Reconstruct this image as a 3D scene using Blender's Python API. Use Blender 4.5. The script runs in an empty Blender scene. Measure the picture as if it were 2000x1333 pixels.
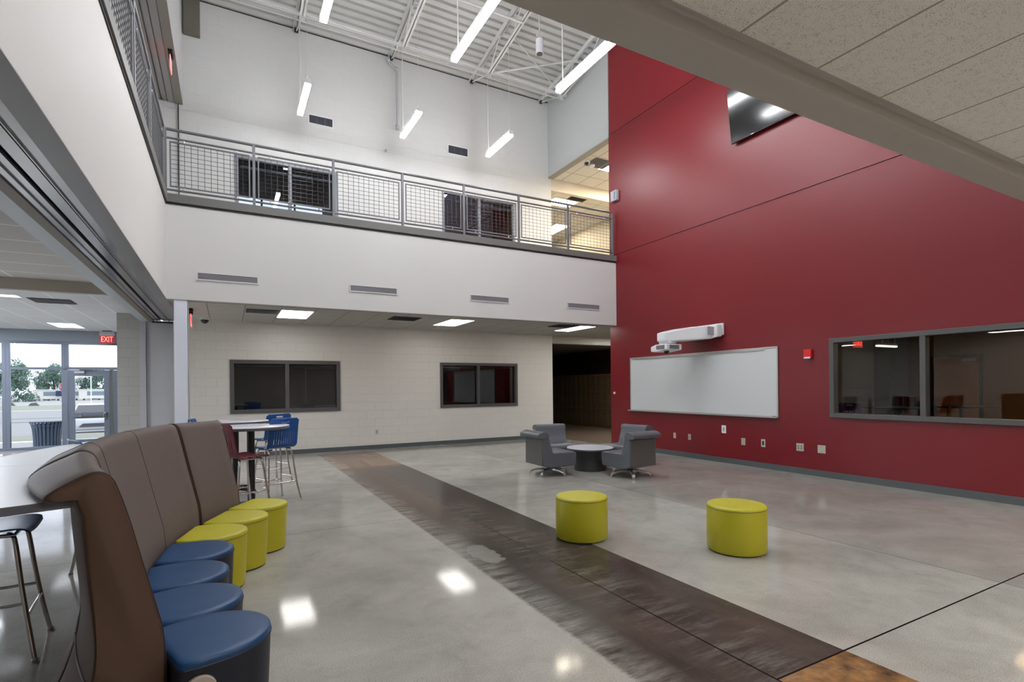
import bpy, bmesh, math, random
from mathutils import Vector, Matrix
random.seed(7)
C = bpy.context.scene.collection
PI = math.pi
# ------------------------------------------------------------------ materials
MATS = {}
def srgb(r, g, b):
    f = lambda c: (c/255/12.92) if c/255 <= .04045 else ((c/255+.055)/1.055)**2.4
    return (f(r), f(g), f(b), 1)
def mat(name, rgb, rough=.5, metal=0, noise=0, nscale=40, bump=0, bscale=200, coat=0, spec=None, coat_rough=.1, tint=None):
    if name in MATS: return MATS[name]
    m = bpy.data.materials.new(name); m.use_nodes = True
    nt = m.node_tree; b = nt.nodes['Principled BSDF']
    col = srgb(*rgb)
    b.inputs['Base Color'].default_value = col
    b.inputs['Roughness'].default_value = rough
    b.inputs['Metallic'].default_value = metal
    b.inputs['Coat Weight'].default_value = coat
    b.inputs['Coat Roughness'].default_value = coat_rough
    if spec is not None: b.inputs['Specular IOR Level'].default_value = spec
    tc = nt.nodes.new('ShaderNodeTexCoord')
    if noise:
        n = nt.nodes.new('ShaderNodeTexNoise'); n.inputs['Scale'].default_value = nscale; n.inputs['Detail'].default_value = 5
        nt.links.new(tc.outputs['Object'], n.inputs['Vector'])
        r = nt.nodes.new('ShaderNodeMixRGB'); nt.links.new(n.outputs['Fac'], r.inputs['Fac'])
        r.inputs[1].default_value = tuple(c*(1-noise) for c in col[:3])+(1,)
        r.inputs[2].default_value = tuple(min(1, c*(1+noise)) for c in (srgb(*tint) if tint else col)[:3])+(1,)
        nt.links.new(r.outputs[0], b.inputs['Base Color'])
    if bump:
        n = nt.nodes.new('ShaderNodeTexNoise'); n.inputs['Scale'].default_value = bscale; n.inputs['Detail'].default_value = 3
        nt.links.new(tc.outputs['Object'], n.inputs['Vector'])
        bp = nt.nodes.new('ShaderNodeBump'); bp.inputs['Strength'].default_value = bump; bp.inputs['Distance'].default_value = .004
        nt.links.new(n.outputs['Fac'], bp.inputs['Height']); nt.links.new(bp.outputs[0], b.inputs['Normal'])
    MATS[name] = m; return m
def emis(name, rgb, s):
    m = bpy.data.materials.new(name); m.use_nodes = True; nt = m.node_tree
    b = nt.nodes['Principled BSDF']; b.inputs['Base Color'].default_value = (.8, .8, .8, 1)
    b.inputs['Emission Color'].default_value = srgb(*rgb); b.inputs['Emission Strength'].default_value = s
    MATS[name] = m; return m
def glass(name, ior=1.5, tint=(1, 1, 1), gl=1.0, rough=0.0):
    m = bpy.data.materials.new(name); m.use_nodes = True; nt = m.node_tree; nt.nodes.clear()
    o = nt.nodes.new('ShaderNodeOutputMaterial'); mx = nt.nodes.new('ShaderNodeMixShader')
    t = nt.nodes.new('ShaderNodeBsdfTransparent'); t.inputs[0].default_value = tint+(1,)
    g = nt.nodes.new('ShaderNodeBsdfGlossy'); g.inputs['Roughness'].default_value = rough; g.inputs[0].default_value = (gl, gl, gl, 1)
    f = nt.nodes.new('ShaderNodeFresnel'); f.inputs[0].default_value = ior
    nt.links.new(f.outputs[0], mx.inputs[0]); nt.links.new(t.outputs[0], mx.inputs[1]); nt.links.new(g.outputs[0], mx.inputs[2])
    nt.links.new(mx.outputs[0], o.inputs[0]); MATS[name] = m; return m
def nodes(m):
    nt = m.node_tree
    def N(t, **k):
        n = nt.nodes.new(t)
        for a, v in k.items(): setattr(n, a, v)
        return n
    def math_(op, a, b=None, c=None, clamp=False):
        n = nt.nodes.new('ShaderNodeMath'); n.operation = op; n.use_clamp = clamp
        for i, v in enumerate((a, b, c)):
            if v is None: continue
            if isinstance(v, (int, float)): n.inputs[i].default_value = v
            else: nt.links.new(v, n.inputs[i])
        return n.outputs[0]
    def mix(fac, a, b):
        n = nt.nodes.new('ShaderNodeMixRGB')
        for i, v in enumerate((fac, a, b)):
            if isinstance(v, (int, float)): n.inputs[i].default_value = v
            elif isinstance(v, tuple): n.inputs[i].default_value = v
            else: nt.links.new(v, n.inputs[i])
        return n.outputs[0]
    return nt, N, math_, mix
def block_wall(name, rgb, rough=.45, u='X', jx=0, jz=0, strength=.9, dark=.93, bw=.4064, bh=.2032, spec=.5):
    """painted concrete block: running-bond joints as bump + faint darker line"""
    m = mat(name, rgb, rough, spec=spec); nt, N, mt, mix = nodes(m); b = nt.nodes['Principled BSDF']
    tc = N('ShaderNodeTexCoord'); sp = N('ShaderNodeSeparateXYZ'); nt.links.new(tc.outputs['Object'], sp.inputs[0])
    cb = N('ShaderNodeCombineXYZ'); nt.links.new(mt('ADD', sp.outputs[u], jx), cb.inputs[0]); nt.links.new(mt('ADD', sp.outputs['Z'], jz), cb.inputs[1])
    br = N('ShaderNodeTexBrick'); br.inputs['Scale'].default_value = 1; br.inputs['Brick Width'].default_value = bw; br.inputs['Row Height'].default_value = bh
    br.inputs['Mortar Size'].default_value = .0045; br.inputs['Mortar Smooth'].default_value = .6
    br.inputs['Color1'].default_value = (1, 1, 1, 1); br.inputs['Color2'].default_value = (.985, .985, .985, 1); br.inputs['Mortar'].default_value = (dark, dark, dark, 1)
    nt.links.new(cb.outputs[0], br.inputs['Vector'])
    mm = N('ShaderNodeMixRGB', blend_type='MULTIPLY'); mm.inputs[0].default_value = 1; mm.inputs[1].default_value = srgb(*rgb)
    nt.links.new(br.outputs['Color'], mm.inputs[2]); nt.links.new(mm.outputs[0], b.inputs['Base Color'])
    n = N('ShaderNodeTexNoise'); n.inputs['Scale'].default_value = 90; n.inputs['Detail'].default_value = 4; nt.links.new(tc.outputs['Object'], n.inputs['Vector'])
    h = mt('SUBTRACT', mt('MULTIPLY', n.outputs['Fac'], .25), br.outputs['Fac'])
    bp = N('ShaderNodeBump'); bp.inputs['Strength'].default_value = strength; bp.inputs['Distance'].default_value = .004
    nt.links.new(h, bp.inputs['Height']); nt.links.new(bp.outputs[0], b.inputs['Normal'])
    return m
def tile_ceiling(name, rgb, tx, ty, ox=0, oy=0, grid=(200, 200, 196), speck=.35, gw=.012, rough=.9, pits=True):
    """lay-in acoustic ceiling: grid lines every tx / ty metres, pitted tiles"""
    m = mat(name, rgb, rough); nt, N, mt, mix = nodes(m); b = nt.nodes['Principled BSDF']
    tc = N('ShaderNodeTexCoord'); sp = N('ShaderNodeSeparateXYZ'); nt.links.new(tc.outputs['Object'], sp.inputs[0])
    def line(o, t, off):
        d = mt('PINGPONG', mt('ADD', o, 100*t-off), t/2)
        return mt('LESS_THAN', d, gw)
    g = line(sp.outputs['X'], tx, ox)
    if ty: g = mt('MAXIMUM', g, line(sp.outputs['Y'], ty, oy))
    v = N('ShaderNodeTexVoronoi'); v.inputs['Scale'].default_value = 150; nt.links.new(tc.outputs['Object'], v.inputs['Vector'])
    v.inputs['Randomness'].default_value = 1
    n2 = N('ShaderNodeTexNoise'); n2.inputs['Scale'].default_value = 30; nt.links.new(tc.outputs['Object'], n2.inputs['Vector'])
    pit = mt('LESS_THAN', v.outputs['Distance'], mt('MULTIPLY', n2.outputs['Fac'], .50 if pits else .1))
    base = mix(mt('MULTIPLY', pit, speck), srgb(*rgb), srgb(70, 66, 60))
    nt.links.new(mix(g, base, srgb(*grid)), b.inputs['Base Color'])
    bp = N('ShaderNodeBump'); bp.inputs['Strength'].default_value = .6; bp.inputs['Distance'].default_value = .006
    nt.links.new(mt('ADD', mt('MULTIPLY', g, 1.5), mt('MULTIPLY', pit, -.4)), bp.inputs['Height']); nt.links.new(bp.outputs[0], b.inputs['Normal'])
    return m

# ------------------------------------------------------------------ mesh builder
class B:
    def __init__(s, o=(0, 0, 0)): s.bm = bmesh.new(); s.o = Vector(o)
    def v(s, p): return s.bm.verts.new(Vector(p)-s.o)
    def face(s, ps):
        try: return s.bm.faces.new([s.v(p) for p in ps])
        except ValueError: return None
    def hexa(s, c):
        v = [s.v(p) for p in c]
        for f in ((0, 3, 2, 1), (4, 5, 6, 7), (0, 1, 5, 4), (1, 2, 6, 5), (2, 3, 7, 6), (3, 0, 4, 7)): s.bm.faces.new([v[i] for i in f])
        return s
    def box(s, x0, x1, y0, y1, z0, z1):
        x0, x1 = sorted((x0, x1)); y0, y1 = sorted((y0, y1)); z0, z1 = sorted((z0, z1))
        return s.hexa([(x0, y0, z0), (x1, y0, z0), (x1, y1, z0), (x0, y1, z0), (x0, y0, z1), (x1, y0, z1), (x1, y1, z1), (x0, y1, z1)])
    def frame_(s, plane, c, a0, a1, z0, z1, w, d):
        """rectangular frame in plane x=c or y=c (thickness d each way), outer size a0..a1, z0..z1, bar width w"""
        for q in ((a0, a1, z0, z0+w), (a0, a1, z1-w, z1), (a0, a0+w, z0+w, z1-w), (a1-w, a1, z0+w, z1-w)): s.slab(plane, c, d, *q)
        return s
    def slab(s, plane, c, d, a0, a1, z0, z1):
        if plane == 'x': return s.box(c-d, c+d, a0, a1, z0, z1)
        return s.box(a0, a1, c-d, c+d, z0, z1)
    def tube(s, pts, r, n=10, caps=True, rs=None):
        pts = [Vector(p) for p in pts]; rings = []; up = None
        for i, p in enumerate(pts):
            d = (pts[min(i+1, len(pts)-1)]-pts[max(i-1, 0)]).normalized()
            if up is None:
                up = Vector((0, 0, 1)) if abs(d.z) < .9 else Vector((1, 0, 0))
            a = d.cross(up).normalized(); up = a.cross(d).normalized(); rr = rs[i] if rs else r
            rings.append([s.v(p+(a*math.cos(2*PI*k/n)+up*math.sin(2*PI*k/n))*rr) for k in range(n)])
        for A, Bq in zip(rings, rings[1:]):
            for k in range(n): s.bm.faces.new([A[k], A[(k+1) % n], Bq[(k+1) % n], Bq[k]])
        if caps: s.bm.faces.new(rings[0][::-1]); s.bm.faces.new(rings[-1])
        return s
    def prism(s, poly, f0, f1):
        """poly: list of 2-tuples, f0/f1: functions mapping 2-tuple -> 3D point"""
        a = [s.v(f0(p)) for p in poly]; b = [s.v(f1(p)) for p in poly]; n = len(poly)
        s.bm.faces.new(a[::-1]); s.bm.faces.new(b)
        for i in range(n): s.bm.faces.new([a[i], a[(i+1) % n], b[(i+1) % n], b[i]])
        return s
    def loft(s, rings, cap=True):
        R = [[s.v(p) for p in r] for r in rings]; n = len(R[0])
        for A, Bq in zip(R, R[1:]):
            for k in range(n): s.bm.faces.new([A[k], A[(k+1) % n], Bq[(k+1) % n], Bq[k]])
        if cap: s.bm.faces.new(R[0][::-1]); s.bm.faces.new(R[-1])
        return s
    def lathe(s, prof, c=(0, 0, 0), n=32):
        rings = [[(c[0]+r*math.cos(2*PI*k/n), c[1]+r*math.sin(2*PI*k/n), c[2]+z) for k in range(n)] for r, z in prof]
        return s.loft(rings)
    def sphere(s, c, r, n=14, zs=1, half=None):
        prof = []
        a0, a1 = (-PI/2, PI/2) if half is None else ((-PI/2, 0) if half < 0 else (0, PI/2))
        for i in range(n//2+1):
            a = a0+(a1-a0)*i/(n//2); prof.append((max(r*math.cos(a), 1e-4), r*math.sin(a)*zs))
        return s.lathe(prof, c, n)
    def build(s, name, m, parent=None, bevel=0, smooth=None, subd=0, solid=0, seg=2):
        bmesh.ops.recalc_face_normals(s.bm, faces=s.bm.faces)
        me = bpy.data.meshes.new(name); s.bm.to_mesh(me); s.bm.free()
        for q in (m if isinstance(m, (list, tuple)) else [m]): me.materials.append(q)
        o = bpy.data.objects.new(name, me); C.objects.link(o)
        if parent is None: o.location = s.o
        else: o.parent = parent
        if solid:
            md = o.modifiers.new('s', 'SOLIDIFY'); md.thickness = solid; md.offset = 0
        if bevel:
            md = o.modifiers.new('b', 'BEVEL'); md.width = bevel; md.segments = seg; md.limit_method = 'ANGLE'; md.angle_limit = .6
        if subd:
            md = o.modifiers.new('d', 'SUBSURF'); md.levels = md.render_levels = subd
        if smooth is not None:
            for p in me.polygons: p.use_smooth = True
            if smooth < 3:
                me.set_sharp_from_angle(angle=smooth)
        return o
def tag(o, label, cat, group=None, kind=None):
    o['label'] = label; o['category'] = cat
    if group: o['group'] = group
    if kind: o['kind'] = kind
    return o
def thing(name, label, cat, loc=(0, 0, 0), rz=0, group=None):
    o = bpy.data.objects.new(name, None); C.objects.link(o); o.location = loc; o.rotation_euler = (0, 0, rz); o.empty_display_size = .1
    return tag(o, label, cat, group)
def struct(o, label=None, cat=None):
    o['kind'] = 'structure'
    if label: o['label'] = label
    if cat: o['category'] = cat
    return o
def sempty(name, loc, label, cat):
    o = bpy.data.objects.new(name, None); C.objects.link(o); o.location = loc; struct(o, label, cat); return o
def copy_tree(o, parent=None):
    c = o.copy(); C.objects.link(c)
    if parent is not None: c.parent = parent
    for ch in list(o.children): copy_tree(ch, c)
    return c
def place(root, loc, rz=0, label=None, cat=None, group=None, first=False):
    r = root if first else copy_tree(root)
    r.location = loc; r.rotation_euler = (0, 0, rz)
    if label: r['label'] = label
    if group: r['group'] = group
    return r
def crom(pts, n=6, closed=False):
    out = []; L = len(pts)
    rng = range(L) if closed else range(L-1)
    for i in rng:
        g = (lambda k: pts[k % L]) if closed else (lambda k: pts[min(max(k, 0), L-1)])
        p0, p1, p2, p3 = [Vector(g(i+k)) for k in (-1, 0, 1, 2)]
        for j in range(n):
            t = j/n
            out.append(.5*((2*p1)+(-p0+p2)*t+(2*p0-5*p1+4*p2-p3)*t*t+(-p0+3*p1-3*p2+p3)*t**3))
    if not closed: out.append(Vector(pts[-1]))
    return [tuple(p) for p in out]
def text(name, body, size, m, parent, loc, rot, ext=.002, sx=1):
    cu = bpy.data.curves.new(name, 'FONT'); cu.body = body; cu.size = size; cu.extrude = ext; cu.align_x = 'CENTER'; cu.align_y = 'CENTER'
    tmp = bpy.data.objects.new(name, cu); C.objects.link(tmp)
    dg = bpy.context.evaluated_depsgraph_get(); me = bpy.data.meshes.new_from_object(tmp.evaluated_get(dg)); bpy.data.objects.remove(tmp)
    o = bpy.data.objects.new(name, me); C.objects.link(o); me.materials.clear(); me.materials.append(m)
    o.parent = parent; o.location = loc; o.rotation_euler = rot; o.scale = (sx, 1, 1); return o

# ------------------------------------------------------------------ key dimensions (metres)
XR, XL, YF, YB, YC = 8.447, -.85, 10.136, 13.178, 10.344
FZ, SL = 3.0, 4.55            # fascia bottom, slab band bottom
def deck_z(y): return 9.95+.15*(YB-y)

# ------------------------------------------------------------------ material palette
m_white = mat('white_paint', (214, 213, 210), .55, noise=.01, nscale=2)
m_grayhdr = mat('gray_header_paint', (176, 178, 178), .5)
m_soffit = mat('taupe_paint', (150, 146, 138), .5)
m_beam = mat('taupe_beam_paint', (186, 182, 174), .5)
m_red = mat('red_wall_paint', (117, 19, 29), .35, bump=.04, bscale=300, spec=.5)
m_redgroove = mat('dark_red_groove', (60, 12, 18), .6)
m_blockU = block_wall('upper_block_paint', (207, 207, 205), .5, jz=.02, jx=.1, strength=.55, dark=.972, spec=.35)
m_blockL = block_wall('lower_block_paint', (220, 217, 211), .42, jz=.05, strength=.8, dark=.92)
m_blockG = block_wall('ground_face_block', (170, 170, 166), .6, jz=.02, strength=.6, dark=.75)
m_blockD = block_wall('room_block_paint', (124, 128, 132), .5, jz=.05, strength=.5)
m_brownwall = mat('brown_room_wall', (112, 80, 50), .7)
m_darkgray = mat('dark_gray_frame', (84, 83, 83), .4)
m_band = mat('slab_band_gray', (112, 111, 108), .45)
m_black = mat('black', (16, 16, 17), .4)
m_blackline = mat('black_reveal', (28, 27, 27), .6)
m_rail = mat('rail_gray_steel', (118, 119, 122), .35, metal=.2)
m_wire = mat('wire_gray_steel', (66, 67, 70), .4, metal=.3)
m_base = mat('baseboard_gray', (84, 90, 92), .5)
m_deck = mat('roof_deck_white', (186, 186, 182), .45)
m_joist = mat('joist_paint', (206, 206, 203), .45)
m_alum = mat('storefront_aluminum', (104, 112, 126), .35, metal=.3)
m_chrome = mat('chrome', (200, 196, 190), .18, metal=1)
m_satin = mat('satin_aluminum', (190, 190, 186), .32, metal=.8)
m_grille = mat('grille_gray', (120, 120, 126), .5)
m_grilled = mat('grille_dark', (50, 52, 60), .6)
m_plate = mat('plate_steel', (196, 192, 180), .35, metal=.3)
m_whiteplastic = mat('white_plastic', (228, 230, 232), .35)
m_graypl = mat('light_gray_plastic', (176, 178, 182), .4)
m_lamp = emis('lamp_diffuser', (250, 252, 255), 52)
m_lampbody = mat('lamp_white_body', (232, 232, 232), .4)
m_panel = emis('panel_diffuser', (255, 252, 246), 8.5)
m_panelw = emis('panel_diffuser_warm', (255, 242, 218), 26)
m_panelw2 = emis('hall_fill_diffuser', (255, 242, 218), 80)
m_up = emis('added_uplight', (250, 252, 255), 14)
m_panelL = emis('left_fill_diffuser', (240, 246, 255), 56)
m_panelN = emis('fill_panel_diffuser', (255, 252, 248), 30)
m_paneld = emis('panel_diffuser_dim', (240, 244, 255), 2.2)
m_exitred = emis('exit_red', (255, 70, 60), 1.3)
m_exitletter = emis('exit_letter', (255, 96, 62), 1.5)
m_clear = glass('clear_glass', 1.35, (.97, .98, 1.0))
m_dark = glass('dark_window_glass', 1.55, (.6, .6, .6))
m_dark3 = glass('study_window_glass', 1.26, (.88, .84, .78))
m_dark2 = glass('balcony_window_glass', 1.55, (.72, .74, .78))
m_vinylY = mat('yellow_green_vinyl', (181, 174, 34), .42, bump=.05, bscale=500)
m_vinylB = mat('navy_blue_vinyl', (14, 62, 106), .42, bump=.08, bscale=500)
m_vinylBd = mat('dark_navy_vinyl_side', (18, 23, 36), .45)
m_sofa = mat('taupe_leather', (102, 91, 87), .52, spec=.2, bump=.12, bscale=350, noise=.05, nscale=12)
m_sofaside = mat('brown_leather_end', (88, 67, 55), .6, spec=.2, bump=.12, bscale=350)
m_pipe = mat('leather_piping', (58, 44, 38), .5)
m_lounge = mat('gray_vinyl', (90, 94, 100), .38, bump=.08, bscale=400)
m_lounged = mat('charcoal_vinyl', (96, 94, 92), .45, bump=.08, bscale=400)
m_counter = mat('white_laminate', (232, 234, 238), .3)
m_counteredge = mat('gray_edge_band', (92, 92, 98), .45)
m_tabletop = mat('pale_gray_laminate', (206, 206, 214), .3)
m_blueplastic = mat('blue_plastic', (24, 82, 150), .38)
m_maroonplastic = mat('maroon_plastic', (110, 22, 44), .4)
m_board = mat('whiteboard_surface', (206, 209, 210), .28, noise=.015, nscale=1.2)
m_screen = mat('tv_screen', (6, 6, 8), .12, coat=.5)
m_locker = mat('locker_bronze', (104, 86, 62), .45, noise=.03)
m_wood = mat('oak_door_wood', (150, 90, 40), .45, noise=.15, nscale=6)
m_shelf = mat('shelf_wood', (130, 66, 36), .5)
m_duct = mat('olive_duct_paint', (104, 101, 90), .5)
m_purple = mat('purple_plastic', (120, 70, 150), .4)

# floor: polished concrete with stained strip and saw cuts
def floor_mat():
    m = mat('polished_concrete', (150, 147, 141), .1, spec=.14); nt, N, mt, mix = nodes(m); b = nt.nodes['Principled BSDF']
    tc = N('ShaderNodeTexCoord'); sp = N('ShaderNodeSeparateXYZ'); nt.links.new(tc.outputs['Object'], sp.inputs[0]); X, Y = sp.outputs['X'], sp.outputs['Y']
    def noise(scale, detail=5, rough=.55, sx=1, sy=1, dist=0):
        mp = N('ShaderNodeMapping'); mp.inputs['Scale'].default_value = (sx, sy, 1); nt.links.new(tc.outputs['Object'], mp.inputs[0])
        n = N('ShaderNodeTexNoise'); n.inputs['Scale'].default_value = scale; n.inputs['Detail'].default_value = detail; n.inputs['Roughness'].default_value = rough
        n.inputs['Distortion'].default_value = dist; nt.links.new(mp.outputs[0], n.inputs['Vector']); return n.outputs['Fac']
    n1 = noise(.9, 6, .6, dist=.4); n2 = noise(7, 5, .6); n3 = noise(160, 2, .5); n4 = noise(2.4, 6, .65, dist=1.0)
    base = mix(mt('MULTIPLY_ADD', n1, 2.2, -.6, clamp=True), srgb(132, 130, 124), srgb(176, 173, 167))
    base = mix(mt('MULTIPLY', mt('SUBTRACT', n4, .5, clamp=True), 1.5), base, srgb(112, 108, 103))
    base = mix(mt('MULTIPLY', n2, .22), base, srgb(196, 192, 184))
    n5 = noise(.8, 8, .62, dist=.3)
    base = mix(mt('MULTIPLY', mt('MULTIPLY_ADD', n5, 4, -2.15, clamp=True), .40), base, srgb(202, 199, 192))
    base = mix(mt('MULTIPLY', mt('MULTIPLY_ADD', noise(1.3, 9, .7, sx=1.6), -4, 1.75, clamp=True), .38), base, srgb(104, 100, 94))
    # salt and pepper aggregate
    base = mix(mt('MULTIPLY', mt('GREATER_THAN', n3, .58), .36), base, srgb(84, 80, 76))
    base = mix(mt('MULTIPLY', mt('LESS_THAN', n3, .36), .30), base, srgb(214, 210, 203))
    # the slab right of the long joint is a little darker
    base = mix(mt('MULTIPLY', mt('GREATER_THAN', X, 5.07), .22), base, srgb(98, 100, 95))
    # stained strip: crisp right edge, feathered left edge
    fe = noise(3.2, 9, .74, sx=.7, sy=3.4); fe2 = noise(60, 3, .6, sx=.3)
    hard = mt('MULTIPLY_ADD', mt('SUBTRACT', mt('ADD', X, mt('MULTIPLY', mt('SUBTRACT', fe2, .5), .05)), 1.80), 30, 0, clamp=True)
    def near_(c, w): return mt('SUBTRACT', 1, mt('DIVIDE', mt('ABSOLUTE', mt('SUBTRACT', X, c)), w), clamp=True)
    streak = mt('MULTIPLY_ADD', fe, 3.6, -1.35, clamp=True)
    fade = mt('MULTIPLY', mt('MULTIPLY', mt('MULTIPLY_ADD', near_(1.80, .30), 1.5, 0, clamp=True), streak), .66)
    m1 = mt('MULTIPLY', hard, mt('SUBTRACT', 1, fade))
    fe3 = noise(3.3, 8, .72, sx=.5, sy=2.6)
    m1 = mt('MULTIPLY', m1, mt('SUBTRACT', 1, mt('MULTIPLY', mt('MULTIPLY', near_(2.50, .34), mt('MULTIPLY_ADD', fe3, 3.6, -1.7, clamp=True)), .5)))
    m1 = mt('MULTIPLY', m1, mt('LESS_THAN', X, 3.04)); m1 = mt('MULTIPLY', m1, mt('LESS_THAN', Y, 12.55))
    mot = noise(1.6, 7, .7, sx=1.3, sy=.7, dist=.3)
    sx_ = noise(4, 8, .75, sx=.5, sy=2.2)
    m1 = mt('MULTIPLY', m1, mt('SUBTRACT', 1.0, mt('MULTIPLY', mt('MULTIPLY_ADD', sx_, 3, -1.75, clamp=True), .45)))
    dk = mix(mt('MULTIPLY_ADD', mot, 3.6, -1.35, clamp=True), srgb(28, 23, 21), srgb(68, 58, 51))
    dk = mix(mt('MULTIPLY', n3, .35), dk, srgb(96, 88, 82))
    brn = mix(mt('MULTIPLY_ADD', mt('ADD', mt('MULTIPLY', mot, .5), mt('MULTIPLY', n2, .5)), 5, -2.0, clamp=True), srgb(64, 46, 30), srgb(156, 114, 68))
    farb = mix(mot, srgb(112, 88, 70), srgb(150, 126, 104))
    isfar = mt('MULTIPLY_ADD', mt('SUBTRACT', mt('ADD', Y, mt('MULTIPLY', fe, .6)), 10.2), 2.5, 0, clamp=True)
    dk = mix(isfar, dk, farb)
    near = mt('MULTIPLY', mt('LESS_THAN', Y, 1.712), mt('GREATER_THAN', X, 2.443))
    dk = mix(near, dk, brn)
    # mid-distance brown cast on the strip's left half
    dk = mix(mt('MULTIPLY', mt('MULTIPLY', mt('LESS_THAN', X, 2.443), mt('MULTIPLY_ADD', mt('SUBTRACT', Y, 5.0), .5, 0, clamp=True)), .35), dk, srgb(110, 84, 62))
    # pale worn patch on the strip
    ex = mt('DIVIDE', mt('SUBTRACT', X, 2.03), .13); ey = mt('DIVIDE', mt('SUBTRACT', Y, 4.3), .33)
    el = mt('ADD', mt('MULTIPLY', ex, ex), mt('MULTIPLY', ey, ey)); el = mt('ADD', el, mt('MULTIPLY', mt('SUBTRACT', noise(9, 5), .5), 2.2))
    m1 = mt('MULTIPLY', m1, mt('SUBTRACT', 1, mt('MULTIPLY', mt('MULTIPLY_ADD', mt('SUBTRACT', .9, el), 5, 0, clamp=True), .55)))
    col = mix(mt('MULTIPLY', m1, .96), base, dk)
    # saw-cut joints
    def ln(c, p, w): return mt('LESS_THAN', mt('ABSOLUTE', mt('SUBTRACT', c, p)), w)
    j = mt('MULTIPLY', ln(X, 2.443, .006), mt('LESS_THAN', Y, 12.6)); faint = mt('MULTIPLY', ln(X, 5.08, .006), mt('LESS_THAN', Y, 13)); 
    j = mt('MAXIMUM', j, mt('MULTIPLY', ln(Y, 1.712, .006), mt('GREATER_THAN', X, 2.443)))
    j = mt('MAXIMUM', j, mt('MULTIPLY', ln(Y, 1.62, .006), mt('LESS_THAN', X, 2.443)))
    faint = mt('MAXIMUM', faint, mt('MAXIMUM', ln(Y, 5.9, .006), ln(Y, 10.1, .005))); faint = mt('MAXIMUM', faint, mt('MAXIMUM', ln(X, -2.2, .006), ln(Y, 14.3, .006)))
    faint = mt('MAXIMUM', faint, mt('MULTIPLY', mt('MULTIPLY', mt('GREATER_THAN', Y, 12.48), mt('LESS_THAN', Y, 12.6)), mt('MULTIPLY', mt('GREATER_THAN', X, 1.8), mt('LESS_THAN', X, 3.04))))
    jm = mt('MAXIMUM', j, mt('MULTIPLY', faint, .4))
    col = mix(jm, col, srgb(18, 16, 15))
    nt.links.new(col, b.inputs['Base Color'])
    rg = mt('ADD', .05, mt('MULTIPLY', n2, .05)); rg = mt('ADD', rg, mt('MULTIPLY', m1, .14)); nt.links.new(rg, b.inputs['Roughness'])
    bp = N('ShaderNodeBump'); bp.inputs['Strength'].default_value = .25; bp.inputs['Distance'].default_value = .003
    nt.links.new(mt('SUBTRACT', mt('MULTIPLY', n3, .05), jm), bp.inputs['Height']); nt.links.new(bp.outputs[0], b.inputs['Normal'])
    return m
# ------------------------------------------------------------------ SHELL
def box(name, m, *a, bevel=0): return B().box(*a).build(name, m, bevel=bevel)
struct(box('floor', floor_mat(), -9.2, 17, -5, 18.1, -.12, 0), 'polished concrete floor with a dark stained strip', 'floor')

# red wall with window opening (y -.4 .. 4.925, z .97 .. 2.22), grooves are real recesses
Y0W, Y1W, Z0W, Z1W = -.6, 4.925, .97, 2.22
b = B(); G = .008
def redpiece(y0, y1, z0, z1): b.box(XR, XR+.2, y0, y1, z0, z1)
zs = [0, Z0W, Z1W, 4.745-G, 4.745+G, 7.774-G, 7.774+G, 12.2]
redpiece(-5, YC, zs[0], zs[1]); redpiece(-5, Y0W, zs[1], zs[2]); redpiece(Y1W, YC, zs[1], zs[2]); redpiece(-5, YC, zs[2], zs[3])
redpiece(-5, YC, zs[4], zs[5]); redpiece(-5, YC, zs[6], zs[7])
wr = struct(b.build('wall_right', m_red), 'tall red painted wall with horizontal panel joints', 'wall')
b = B()
for z in (4.745, 7.774): b.box(XR+.012, XR+.19, -5, YC-.01, z-G, z+G)
b.build('panel_joint', m_redgroove, wr)
struct(B().box(XR, XR+.2, YC+.0, YC+.03, 0, 7.72).build('trim_1', m_red), 'red end return of the tall wall', 'trim')
struct(box('baseboard_right', m_base, XR-.014, XR, -5, YC, 0, .1), 'dark gray rubber baseboard along the red wall', 'baseboard')
# back wall, lower: x -1.0 .. 8.53, windows
W1 = (.054, 2.411, .977, 2.18); W2 = (4.975, 7.323, .977, 2.18)
b = B(); t = .2
b.box(-.99, 8.53, YB, YB+t, 0, W1[2]); b.box(-.99, 8.53, YB, YB+t, W1[3], 3.03)
for x0, x1 in ((-.99, W1[0]), (W1[1], W2[0]), (W2[1], 8.53)): b.box(x0, x1, YB, YB+t, W1[2], W1[3])
wb = struct(b.build('wall_back_lower', m_blockL), 'painted concrete block wall under the balcony', 'wall')
struct(box('baseboard_back', m_base, -.99, 8.5, YB-.014, YB, 0, .1), 'dark gray baseboard along the block wall', 'baseboard')
struct(box('wall_header', mat('header_beige', (176, 172, 162), .5), 8.53, 12.2, YB, YB+t, 2.8, 3.03), 'beige header over the locker corridor', 'wall')
# balcony slab and fascia
b = B(); b.box(-.98, XR, YF, YF+.15, FZ, SL)
struct(b.build('wall_balcony', m_white), 'white balcony fascia above the seating area', 'wall')
struct(box('wall_left_fascia', m_white, -.99, XL, -5, YF+.15, FZ, SL), 'long white fascia over the left opening', 'wall')
b = B(); b.box(XL-.02, XR+.03, YF-.03, YF+.12, SL+.02, 4.71)
struct(b.build('trim_2', m_band, bevel=.004), 'gray slab edge band of the back balcony', 'trim')
struct(box('trim_3', m_blackline, XL, XR+.02, YF-.012, YF+.1, SL-.012, SL+.02), 'black reveal line under the back slab edge', 'trim')
struct(box('trim_4', m_band, -1.3, XL+.03, -5, YF-.03, SL+.02, 4.71), 'gray slab edge band of the left balcony', 'trim')
struct(box('trim_5', m_blackline, -1.2, XL+.012, -5, YF, SL-.012, SL+.02), 'black reveal line under the left slab edge', 'trim')
struct(box('floor', mat('balcony_floor', (150, 148, 144), .5), -1.0, 12.4, YF+.12, 19, 4.5, 4.66), 'balcony walkway floor', 'floor')
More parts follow.
